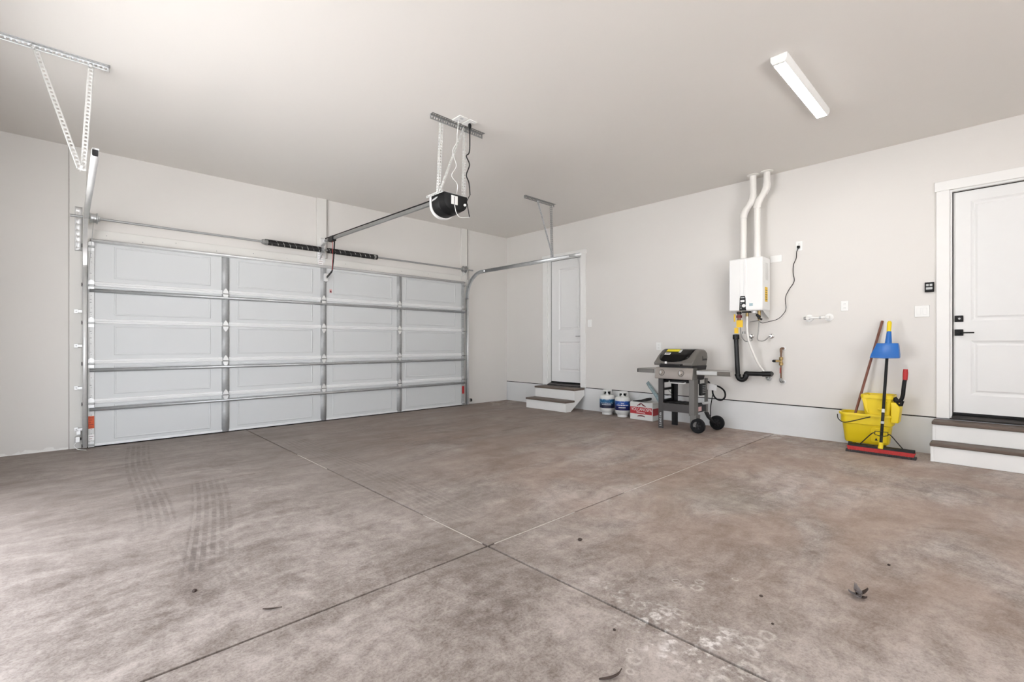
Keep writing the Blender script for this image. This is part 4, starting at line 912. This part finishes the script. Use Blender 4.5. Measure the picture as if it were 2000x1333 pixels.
def sticker(name, s0_, s1_, ya, yb_, mat, label):
    o = obj(name, MB().prism([onlid(s0_, ya, .0045), onlid(s0_, yb_, .0045), onlid(s1_, yb_, .0045), onlid(s1_, ya, .0045)], sn*.002), mat, lid, label=label); return o
sticker('yellow_sticker', .80, .99, 2.83, 3.0, 'sticker', 'bright yellow sticker on the lid')
sticker('white_sticker', .52, .68, 2.92, 2.995, 'whiteprint', None)
mkb = MB()
for k in range(3): mkb.prism([onlid(.56+k*.035, 2.93, (.0068)), onlid(.56+k*.035, 2.985, (.0068)), onlid(.575+k*.035, 2.985, (.0068)), onlid(.575+k*.035, 2.93, (.0068))], sn*.0008)
tag(obj('sticker_print', mkb, 'charcoal', lid), kind='stuff')
sticker('pale_sticker', .70, .97, 2.795, 2.825, 'screen', None)
obj('lid_handle', MB().tube([(GX0-.022, GYL-.05, .815), (GX0-.055, GYL-.07, .812), (GX0-.055, GYR+.16, .812), (GX0-.022, GYR+.14, .815)], .011, 12), 'charcoal', lid)
obj('lid_badge', box((GX0-.031, 2.905, .818), (GX0-.022, 2.93, .85)), 'whiteprint', lid)
obj('lid_hinge_slot', MB().box((GX0+.26, GYR+.012, .862), (GX0+.385, GYR+.02, .885)).box((GX0+.26, GYR+.012, .862), (GX0+.268, GYR+.02, .915)), 'charcoal', lid)
# side shelves
for nm, ya, yb_ in (('left', 3.065, 3.325), ('right', 2.13, 2.535)):
    out = (ya, ya+.03, ya+.10, ya+.145) if nm == 'right' else (yb_,)*4
    inn = yb_ if nm == 'right' else ya
    top_ = [(GX0-.008, out[0]), (GX0+.08, out[1]), (GX0+.20, out[2]), (GX0+.30, out[3]), (GX0+.33, inn), (GX0-.008, inn)]
    sh = obj('side_shelf', MB().loft([[(x, y, .697) for x, y in top_], [(x, y, .752) for x, y in top_]]), 'shelf', gr, bevel=.006)
    if nm == 'left':
        obj('shelf_front_band', box((GX0-.018, 3.09, .700), (GX0-.008, 3.31, .748)), 'grilllegs', sh, bevel=.003)
        obj('shelf_end', box((GX0-.012, 3.318, .698), (GX0+.30, 3.332, .748)), 'charcoal', sh, bevel=.003)
    else:
        obj('shelf_front_band', box((GX0-.018, 2.14, .702), (GX0-.008, 2.285, .748)), 'shelfdark', sh, bevel=.003)
        obj('shelf_front_band', box((GX0-.014, 2.285, .702), (GX0-.006, 2.53, .748)), 'shelflite', sh, bevel=.003)
# wheels roll sideways: axles run front to back
for xw, yw in ((GX0+.01, 2.525), (GX1+.03, 2.462)):
    wl_ = obj('wheel', MB().lathe([(.050, -.022), (.078, -.024), (.088, -.016), (.088, .016), (.078, .024), (.050, .022), (.048, 0)], (xw, yw, .0885), (1, 0, 0), 32, cap=False), 'blackrub', gr)
    obj('wheel_disc', MB().lathe([(.052, -.008), (.052, .008)], (xw, yw, .0885), (1, 0, 0), 24), 'black', wl_)
    for k in range(6):
        a = k*math.pi/3; d_ = V((0, math.cos(a), math.sin(a))); c0 = V((xw-.012, yw, .0885))
        obj('spoke', MB().bar(c0+d_*.012, c0+d_*.052, .012, .012, (1, 0, 0)), 'charcoal', wl_, bevel=.002)
    obj('hub', MB().lathe([(.018, 0), (.018, .010), (.010, .014)], (xw-.012, yw, .0885), (-1, 0, 0), 16), 'charcoal', wl_)
obj('wheel_bracket', box((GX0-.01, GYR-.03, .07), (GX0+.10, GYR+.05, .21)), 'grilllegs', gr, bevel=.004)
obj('axle', MB().tube([(GX0, 2.525, .0885), (GX0+.12, 2.52, .0885)], .008, 10), 'charcoal', gr)
# regulator, hose and tags on the right side of the cart
obj('valve_block', box((GX0+.11, GYR-.035, .44), (GX0+.235, GYR-.004, .585)), 'black', gr, bevel=.006)
vm = MB()
for r_ in range(5):
    for c_ in range(2): vm.box((GX0+.155+c_*.045, GYR-.0365, .47+r_*.021), (GX0+.178+c_*.045, GYR-.0345, .478+r_*.021))
tag(obj('block_print', vm, 'screen', gr), kind='stuff')
obj('regulator', MB().lathe([(.02, -.015), (.038, -.012), (.045, 0), (.038, .012), (.02, .015)], (GX0+.21, GYR-.05, .345), (0, .25, 1), 20), 'screen', gr)
obj('gas_hose', MB().tube(bezier([(5.80, GYR-.02, .60), (5.84, GYR-.05, .52), (5.845, GYR-.06, .44), (5.85, GYR-.10, .385), (5.85, GYR-.16, .375), (5.85, GYR-.205, .42), (5.85, GYR-.195, .49), (5.845, GYR-.13, .54), (5.82, GYR-.04, .56)], 8), .010, 10), 'blackrub', gr)
tagm = MB()
rr = random.Random(5)
for k in range(5):
    y_ = GYR-.02-k*.026; z_ = .545+rr.uniform(-.012, .012)
    tagm.prism([(5.775-.004*k, y_, z_-.03), (5.77-.006*k, y_-.055, z_-.036), (5.765-.004*k, y_-.05, z_+.03), (5.78-.004*k, y_+.004, z_+.026)], (.002, 0, 0))
obj('paper_tag', MB().prism([(5.77, GYR-.015, .50), (5.75, GYR-.14, .495), (5.745, GYR-.15, .56), (5.76, GYR-.06, .58), (5.775, GYR-.01, .575)], (.003, 0, 0)), 'whiteprint', gr, label='white paper tag hanging by the gas hose')
flat = obj('side_label', box((GX0+.115, GYR-.0005, .245), (GX0+.20, GYR+.0015, .30)), 'pinkprint', gr, label='pale printed label on the side rail')
obj('cord_drop', MB().tube(bezier([(5.85, GYR-.055, .44), (5.852, GYR-.03, .30), (5.85, GYR-.028, .16)], 6), .006, 8), 'black', gr)

# ------------------------------------------------------------------ propane tanks
base_a = math.atan2(-.57, -.82)
def tank(label, x, y, lab, rot, marks):
    t = thing('propane_tank', label, 'propane tank', (x, y, 0))
    R_ = .114
    prof = [(.03, .018), (.07, .026), (.098, .05), (R_, .082), (R_, .258), (.106, .275), (.088, .29), (.055, .302), (.02, .306)]
    obj('tank_body', MB().lathe(prof, (x, y, 0), n=32), 'tank', t)
    obj('foot_ring', MB().lathe([(.078, 0), (.078, .034), (.074, .034), (.074, 0)], (x, y, 0), n=28, cap=False), 'tank', t)
    lb = obj('wrap_label', MB().lathe([(R_+.0012, .103), (R_+.0012, .236)], (x, y, 0), n=40, cap=False), lab, t, label='blue printed label around the tank')
    # white lines of print facing the room, set round the curve
    mk = MB()
    for (z, a0_, a1_, hgt) in marks:
        n = 8
        for k in range(n):
            aa, ab = a0_+(a1_-a0_)*k/n, a0_+(a1_-a0_)*(k+.72)/n
            pa = [(x+(R_+.0024)*math.cos(a), y+(R_+.0024)*math.sin(a)) for a in (aa, ab)]
            mk.add([(pa[0][0], pa[0][1], z), (pa[1][0], pa[1][1], z), (pa[1][0], pa[1][1], z+hgt), (pa[0][0], pa[0][1], z+hgt)], [(0, 1, 2, 3)])
    tag(obj('label_print', mk, 'whiteprint', lb), kind='stuff')
    # collar with hand openings
    n = 36; mb = MB(); zs = [.296, .318, .348, .372]
    ring = [(x+.066*math.cos(2*math.pi*k/n+rot), y+.066*math.sin(2*math.pi*k/n+rot)) for k in range(n)]
    mb.v = [V((px, py, z)) for z in zs for px, py in ring]
    for i in range(3):
        for k in range(n):
            dl = (2*math.pi*(k+.5)/n+rot-base_a+math.pi) % (2*math.pi)-math.pi
            if i == 1 and (.18 < abs(dl) < 1.0 or abs(dl) > 2.3): continue
            if i == 0 and (.35 < abs(dl) < .85): continue
            k2 = (k+1) % n; mb.f.append((i*n+k, i*n+k2, (i+1)*n+k2, (i+1)*n+k))
    obj('collar', mb, 'tank', t, solid=.004)
    vb = obj('valve', MB().tube([(x, y, .30), (x, y, .345)], .016, 12), 'brass', t)
    obj('valve_guard', MB().lathe([(.030, .302), (.042, .306), (.042, .338), (.03, .345)], (x, y, 0), n=18), 'black', t)
    obj('valve_knob', MB().lathe([(.022, 0), (.024, .006), (.024, .016), (.018, .02)], (x, y, .342), (0, 0, 1), 14), 'black', vb)
    obj('valve_port', MB().tube([(x, y, .325), (x-.045, y-.02, .325)], .017, 12), 'black', vb)
tank('white propane tank with a dark teal label, next to the far steps', 5.962, 4.165, 'label_teal', .2, [(.150, base_a-.75, base_a+.55, .010), (.175, base_a-.9, base_a+.8, .006), (.225, base_a-.2, base_a+.2, .005)])
tank('white propane tank with a royal blue label, beside the red and white carton', 5.925, 3.868, 'label_blue', .9, [(.138, base_a-.55, base_a+.35, .010), (.172, base_a-.85, base_a+.75, .012), (.2, base_a-.25, base_a+.15, .008)])

# ------------------------------------------------------------------ carton with print
bx0, bx1, by0, by1, bz = 5.842, 6.05, 3.335, 3.692, .243
cart = thing('cardboard_carton', 'white carton with a red printed band standing left of the grill', 'box', (5.95, 3.51, 0))
obj('carton_body', box((bx0, by0, .0), (bx1, by1, bz)), 'card', cart, bevel=.003)
obj('red_band', box((bx0-.0012, by0+.012, .082), (bx0+.001, by1-.004, .178)), 'redprint', cart, label='red printed band')
obj('red_band', box((bx0+.004, by0-.0012, .072), (bx1-.004, by0+.001, .168)), 'redprint', cart)
xd, zd = (0, -1, 0), (0, 0, 1)
ymid = (by0+by1)/2
text_mesh('carton_lettering', 'VOLCANOSPA', .062, (bx0-.0016, ymid-.005, .145), xd, zd, 'whiteprint', cart, sx=.80)
obj('script_line', MB().prism([(bx0-.002, ymid+.075, .098), (bx0-.002, ymid-.065, .094), (bx0-.002, ymid-.062, .108), (bx0-.002, ymid+.03, .114), (bx0-.002, ymid+.07, .120)], (.0012, 0, 0)), 'pinkprint', cart)
mt = MB()
for (a, b) in (((.06, .196), (.005, .236)), ((.005, .236), (-.07, .190)), ((.03, .206), (.008, .216)), ((-.012, .218), (-.04, .200))):
    mt.bar((bx0-.0012, ymid+a[0], a[1]), (bx0-.0012, ymid+b[0], b[1]), .0016, .012, (0, .6, .8))
obj('mountain_print', mt, 'maroon', cart)
arcb = MB(); n = 10
for k in range(n):
    a0_, a1_ = math.pi*(.18+.64*k/n), math.pi*(.18+.64*(k+1)/n)
    pts = [(bx0-.0012, ymid-.07*math.cos(a)*1.0, .034+rr_*math.sin(a)) for a, rr_ in ((a0_, .016), (a1_, .016), (a1_, .034), (a0_, .034))]
    arcb.prism(pts, (.001, 0, 0))
obj('arched_print', arcb, 'maroon', cart)
obj('top_flap', MB().prism([(bx0+.002, by1-.01, bz), (bx1-.01, by1-.01, bz+.004), (bx1-.01, by0+.01, bz+.004), (bx0+.002, by0+.01, bz)], (0, 0, .004)), 'card', cart)
# dark tapered tool on the carton
tl = MB().loft([[(bx0+.03+a*.01, by1-.03, bz+.012+b*.004) for a, b in ((-1,-1),(1,-1),(1,1),(-1,1))],
                [(bx0+.05+a*.03, ymid+.02, bz+.022+b*.014) for a, b in ((-1,-1),(1,-1),(1,1),(-1,1))],
                [(bx0+.07+a*.05, ymid-.07, bz+.045+b*.022) for a, b in ((-1,-1),(1,-1),(1,1),(-1,1))],
                [(bx0+.08+a*.035, ymid-.10, bz+.052+b*.014) for a, b in ((-1,-1),(1,-1),(1,1),(-1,1))]])
single('hand_brush', tl, 'charcoal', 'dark tapered brush lying on top of the carton', 'brush', (bx0+.05, ymid, bz), bevel=.006)
# blue-grey steel strip leaning on the wall behind the carton
t0, t1 = onX(1287, 790, 6.055), onX(1264, 747, 6.068)
tA = onX(1290, 793, 6.0); tA.z = bz+.010; tB = V((6.072, t1.y, t1.z)); tn = (tB-tA).normalized().cross(V((1, 0, 0)))
single('steel_strip', MB().perf(tA, tB, [tn*-.026, tn*-.008, tn*.008, tn*.026], (1,), .05, .012), 'teal', 'blue-grey perforated steel strip standing on the carton and leaning on the wall', 'metal strip', (tA.x, tA.y, tA.z), solid=.004)

# ------------------------------------------------------------------ mop bucket
bk = thing('mop_bucket', 'yellow wheeled mop bucket with a side-press wringer by the right wall', 'mop bucket', (5.88, .95, 0))
def rrect(x0, x1, y0, y1, z, r=.05, n=5):
    P = []
    for cx, cy_, a0_ in ((x1-r, y1-r, 0), (x0+r, y1-r, 90), (x0+r, y0+r, 180), (x1-r, y0+r, 270)):
        for k in range(n+1):
            a = math.radians(a0_+90*k/n); P.append((cx+r*math.cos(a), cy_+r*math.sin(a), z))
    return P
bx0, bx1 = 5.785, 6.055
outer = [rrect(bx0+.055, bx1-.055, .80, 1.135, .062, .05), rrect(bx0+.045, bx1-.045, .785, 1.145, .075, .055), rrect(bx0+.022, bx1-.022, .765, 1.165, .255, .065), rrect(bx0+.008, bx1-.008, .75, 1.178, .262, .07), rrect(bx0+.004, bx1-.004, .745, 1.18, .345, .075), rrect(bx0-.008, bx1+.008, .735, 1.192, .347, .08), rrect(bx0-.008, bx1+.008, .735, 1.192, .368, .08), rrect(bx0+.006, bx1-.006, .75, 1.176, .368, .075)]
inner = [rrect(bx0+.010, bx1-.010, .757, 1.170, .345, .07), rrect(bx0+.032, bx1-.032, .778, 1.15, .25, .06), rrect(bx0+.06, bx1-.06, .80, 1.13, .085, .05)]
obj('bucket_body', MB().loft(outer+inner), 'yellow', bk)
# embossed front caution panel
obj('caution_panel', MB().prism([(bx0+.032, .79, .09), (bx0+.032, .92, .09), (bx0+.016, .92, .22), (bx0+.016, .90, .235), (bx0+.016, .79, .235)], (.012, 0, 0)), 'yellow', bk, bevel=.004)
obj('caution_mark', MB().prism([(bx0+.020, .885, .112), (bx0+.020, .862, .112), (bx0+.018, .8735, .135)], (.006, 0, 0)), 'charcoal', bk)
bail = bezier([(bx0-.006, 1.19, .345), (bx0-.02, 1.18, .30), (bx0-.016, 1.14, .268), (bx0-.012, 1.08, .280), (bx0-.010, .99, .315), (bx0-.010, .915, .345)], 8)
obj('wire_handle', MB().tube(bail, .0045, 8), 'charcoal', bk)
for (x, y) in ((5.845, 1.09), (5.845, .82), (6.0, 1.09), (6.0, .84)):
    cs = obj('caster', MB().lathe([(.018, -.013), (.027, -.010), (.027, .010), (.018, .013)], (x, y, .028), (.25, 1, 0), 18), 'blackrub', bk)
    obj('caster_fork', MB().box((x-.016, y-.018, .036), (x+.016, y+.018, .066)), 'charcoal', cs, bevel=.003)
# wringer
def wr_loop(z, x0, x1, y0, y1, r=.03): return rrect(x0, x1, y0, y1, z, r)
wo = [wr_loop(.30, 5.815, 6.03, .775, .955), wr_loop(.40, 5.808, 6.035, .765, .975), wr_loop(.525, 5.80, 6.04, .752, .992), wr_loop(.528, 5.79, 6.05, .742, 1.0), wr_loop(.562, 5.79, 6.05, .742, 1.0), wr_loop(.562, 5.80, 6.04, .755, .985)]
wi = [wr_loop(.53, 5.81, 6.03, .765, .975), wr_loop(.42, 5.82, 6.02, .79, .95)]
wg = obj('wringer', MB().loft(wo+wi), 'yellow', bk, label='yellow wringer basket with lever')
obj('wringer_flap', MB().prism([(5.80, 1.0, .55), (5.80, .955, .40), (5.80, .93, .37), (5.80, .96, .55)], (.24, 0, 0)), 'yellow', wg, bevel=.003)
obj('wringer_rib', MB().box((5.783, .79, .42), (5.806, .80, .50)).box((5.783, .79, .42), (5.806, .86, .43)), 'yellow', wg, bevel=.002)
obj('hinge_housing', MB().loft([[(5.84+a, .735+b, .30) for a, b in ((-.03,-.03),(.13,-.03),(.13,.03),(-.03,.03))], [(5.84+a, .73+b, .45) for a, b in ((-.035,-.04),(.14,-.04),(.14,.03),(-.035,.03))], [(5.84+a, .735+b, .50) for a, b in ((-.03,-.01),(.13,-.01),(.13,.03),(-.03,.03))]]), 'yellow', wg, bevel=.006)
lev = bezier([(5.84, .735, .545), (5.835, .72, .525), (5.83, .705, .515), (5.828, .685, .53), (5.825, .672, .575), (5.82, .666, .64), (5.82, .660, .70), (5.82, .654, .735)], 6)
lv = obj('lever', MB().tube(lev, [.017]*len(lev), 12), 'black', wg)
obj('lever_hook', MB().tube([(5.84, .735, .53), (5.835, .71, .475), (5.83, .684, .48), (5.828, .676, .52)], .016, 10), 'black', lv)
obj('lever_grip', MB().tube([(5.82, .655, .725), (5.82, .652, .79), (5.82, .651, .826)], [.019, .021, .018], 12), 'redp', lv, label='red rubber grip')

# mop stick standing in the bucket, leaning on the wall
m1 = onX(1723.5, 627, 6.062)
mid_ = onX(1671, 806, 5.90)
mdir = (m1-mid_).normalized(); mlow = mid_-mdir*.27
single('wooden_pole', MB().tube([mlow, m1-mdir*.004, m1], [.0115, .0115, .009], 12), 'stick', 'reddish brown wooden pole standing in the yellow bucket', 'pole', mlow)

# push broom leaning on the wall
b0 = V((5.668, onX(1720, 878, 5.668).y, .075)); b1 = onX(1737.5, 627, 5.935)
bd = (b1-b0).normalized()
pbr = thing('push_broom', 'wide red push broom with a black pole leaning on the wall before the bucket', 'broom', (b0.x, b0.y, 0))
hy0, hy1 = .548, 1.10
def headsec(y):
    return [(5.655, y, .052), (5.66, y, .074), (5.70, y, .083), (5.715, y, .065), (5.705, y, .050)]
obj('broom_head', MB().loft([headsec(hy0+.02), headsec(hy0+.03), headsec(hy1-.03), headsec(hy1-.02)]), 'black', pbr, bevel=.003)
n = 70; br = MB(); rnd = random.Random(11)
for k in range(n):
    ya = hy0+.014+(hy1-hy0-.028)*k/n; yb_ = ya+(hy1-hy0-.028)/n*.93; ex = (k/n-.5)*.03
    br.loft([[(5.656, ya, .056), (5.706, ya, .056), (5.706, yb_, .056), (5.656, yb_, .056)], [(5.636+rnd.uniform(-.002, .002), ya-ex*.8, .022), (5.712, ya-ex*.8, .022), (5.712, yb_-ex*.8, .022), (5.636+rnd.uniform(-.002, .002), yb_-ex*.8, .022)]])
tag(obj('bristles', br, 'red', pbr, smooth=False, label='red bristles'), kind='stuff')
br2 = MB()
for k in range(n):
    ya = hy0+.008+(hy1-hy0-.016)*k/n; yb_ = ya+(hy1-hy0-.016)/n*.9
    br2.loft([[(5.636, ya, .023), (5.70, ya, .023), (5.70, yb_, .023), (5.636, yb_, .023)], [(5.624+rnd.uniform(-.004, .004), ya, .001), (5.712, ya, .001), (5.712, yb_, .001), (5.624+rnd.uniform(-.004, .004), yb_, .001)]])
tag(obj('bristle_tips', br2, 'charcoal', pbr, smooth=False, label='dark bristle tips'), kind='stuff')
obj('socket', MB().tube([b0-bd*.015, b0+bd*.045], [.022, .018], 12), 'yellow', pbr, label='yellow socket')
obj('pole', MB().tube([b0+bd*.03, b1-bd*.11], .0125, 14), 'black', pbr)
obj('pole_collar', MB().tube([b0+bd*.225, b0+bd*.25], .0150, 12), 'screen', pbr)
obj('pole_label', MB().tube([b0+bd*.26, b0+bd*.33], .0130, 12), 'charcoal', pbr)
obj('pole_label', MB().tube([b0+bd*.335, b0+bd*.37], .0131, 12), 'card', pbr)
obj('end_grip', MB().tube([b1-bd*.12, b1-bd*.115, b1-bd*.02, b1-bd*.005], [.013, .018, .019, .012], 14), 'yellow', pbr, label='yellow end grip')
cl = b0+bd*.13
obj('brace_clip', MB().tube([cl+V((-.012, .05, .02)), cl+V((-.016, .05, -.01)), cl+V((-.018, .02, -.02)), cl+V((-.018, -.02, -.02)), cl+V((-.016, -.05, -.01)), cl+V((-.012, -.05, .02)), cl+V((-.012, .05, .02))], .004, 8), 'charcoal', pbr)
for s_ in (1, -1):
    obj('brace', MB().tube(bezier([cl+V((-.014, s_*.05, .0)), cl+V((-.02, s_*.075, -.008)), (5.685, b0.y+s_*.165, .078)], 6), .0048, 8), 'charcoal', pbr)

# dustpan clipped on the broom pole
def bp(px, py):                                                   # point of the pole at this height
    X = b1.x
    for _ in range(6):
        p = onX(px, py, X); t = (p.z-b0.z)/(b1.z-b0.z); X = b0.x+(b1.x-b0.x)*t
    return onX(px, py, X)
d0, d1 = bp(1735, 672), bp(1736.5, 648)
dpn = thing('dustpan', 'blue plastic dustpan clipped on the black broom pole', 'dustpan', d0)
obj('sleeve', MB().tube([d0-bd*.02, d0+bd*.01, d1], [.036, .028, .019], 16), 'blue', dpn)
dz0, dz1 = bp(1735, 699).z, bp(1735, 671).z
yc = d0.y; Xp = d0.x-.035
def dsec(z, y0_, y1_, x_, dpth):
    return [(x_, y0_, z), (x_-.004, y0_+.006, z), (x_-.004, y1_-.006, z), (x_, y1_, z), (x_+dpth, y1_, z), (x_+dpth, y1_-.006, z), (x_+.004, y1_-.010, z), (x_+.004, y0_+.010, z), (x_+dpth, y0_+.006, z), (x_+dpth, y0_, z)]
xo = Xp-.02
def dwid(pxl, pxr, py, X): return onX(pxr, py, X).y, onX(pxl, py, X).y
ya0, yb0 = dwid(1699, 1757, 697, xo-.03); ya1, yb1 = dwid(1711, 1755, 671, xo+.02)
L0 = dsec(dz0, ya0, yb0, xo-.030, .05); L1 = dsec(dz0+.03, ya0+.004, yb0-.006, xo-.026, .09); L2 = dsec(dz1-.02, ya1, yb1, xo+.005, .075); L3 = dsec(dz1, ya1+.006, yb1-.004, xo+.02, .06)
obj('pan', MB().loft([L0, L1, L2, L3]), 'blue', dpn, bevel=.003)
obj('pan_back', box((xo+.02, ya1+.004, dz1-.012), (xo+.085, yb1-.004, dz1-.002)), 'blue', dpn, bevel=.003)
obj('pan_lip', MB().tube([(xo-.030, ya0, dz0+.002), (xo-.034, (ya0+yb0)/2, dz0-.002), (xo-.030, yb0, dz0+.002)], .006, 8), 'blue', dpn)

# ------------------------------------------------------------------ leaves, twigs and crumbs on the floor
rnd = random.Random(21)
def leaf(mb, c, L, w_, yaw, curl, tilt=0):
    d = V((math.cos(yaw), math.sin(yaw), 0)); s = V((-d.y, d.x, 0)); n = 6; rows = []
    for i in range(n+1):
        t = i/n; ww = w_*math.sin(math.pi*min(.97, max(.06, t)))**.8
        ctr = c+d*(t-.5)*L+V((0, 0, .002+curl*(2*t-1)**2+tilt*t))
        rows.append([ctr+s*ww+V((0, 0, abs(curl)*.6)), ctr+V((0, 0, -.0005)), ctr-s*ww+V((0, 0, abs(curl)*.5))])
    k = len(mb.v); mb.v += [p for r_ in rows for p in r_]
    for i in range(n):
        for j in range(2): mb.f.append((k+i*3+j, k+i*3+j+1, k+(i+1)*3+j+1, k+(i+1)*3+j))
lc = onZ(1678, 1168, 0)
cl_ = thing('dry_leaf_clump', 'small clump of curled dry leaves on the bare floor at the lower right', 'leaves', lc)
for k, (dx, dy, L, w_, yaw, cu, ti, mt_) in enumerate(((-.012, .012, .05, .016, 2.2, .012, .012, 'leafgrey'), (.014, -.006, .055, .010, -.75, .016, .006, 'leaf'), (0, .004, .045, .014, .6, .02, .01, 'leafgrey'), (-.004, -.008, .04, .012, 1.4, .01, 0, 'leaf'), (-.022, .0, .035, .012, 2.8, .008, .004, 'leafgrey'))):
    m_ = MB(); leaf(m_, lc+V((dx, dy, .001+.004*(k % 3))), L, w_, yaw, cu, ti); obj('leaf', m_, mt_, cl_, solid=.0015)
def crumb(px, py, s, label, mat='leaf'):
    c = onZ(px, py, 0); mb = MB(); rings = []
    for h, k in ((0, .8), (.35, 1), (.8, .6)):
        rings.append([(c.x+s*k*math.cos(a)*rnd.uniform(.7, 1.1), c.y+s*k*math.sin(a)*rnd.uniform(.7, 1.1), h*s) for a in [math.pi*2*i/7 for i in range(7)]])
    mb.loft(rings); single('leaf_crumb', mb, mat, label, 'debris', (c.x, c.y, 0))
crumb(1133, 1056, .014, 'dark leaf crumb right of the crossing floor joints')
crumb(380, 1156, .011, 'dark crumb on the floor at the lower left')
crumb(1736, 1105, .008, 'tiny dark crumb up and right of the leaf clump')
crumb(1200, 1232, .007, 'tiny dark crumb between the joint and the white floor stain')
crumb(1487, 1166, .008, 'tiny dark crumb left of the leaf clump')
crumb(1509, 1220, .006, 'tiny dark crumb on the bare floor below and left of the leaf clump')
def twig(pts, r, label):
    P = bezier([onZ(px, py, .004+dz) for px, py, dz in pts], 8)
    n = len(P); single('twig', MB().tube(P, [r*(.35+.65*math.sin(math.pi*min(.95, .12+i/n))) for i in range(n)], 7), 'leaf', label, 'twig', (P[0].x, P[0].y, 0))
twig([(1170, 1327, 0), (1192, 1324, .002), (1207, 1317, .006), (1214, 1307, .002)], .0042, 'curved dark twig at the bottom edge of the picture')
twig([(513, 1190, 0), (530, 1189, .002), (551, 1186, 0)], .003, 'thin straight twig on the floor left of the dark joint')
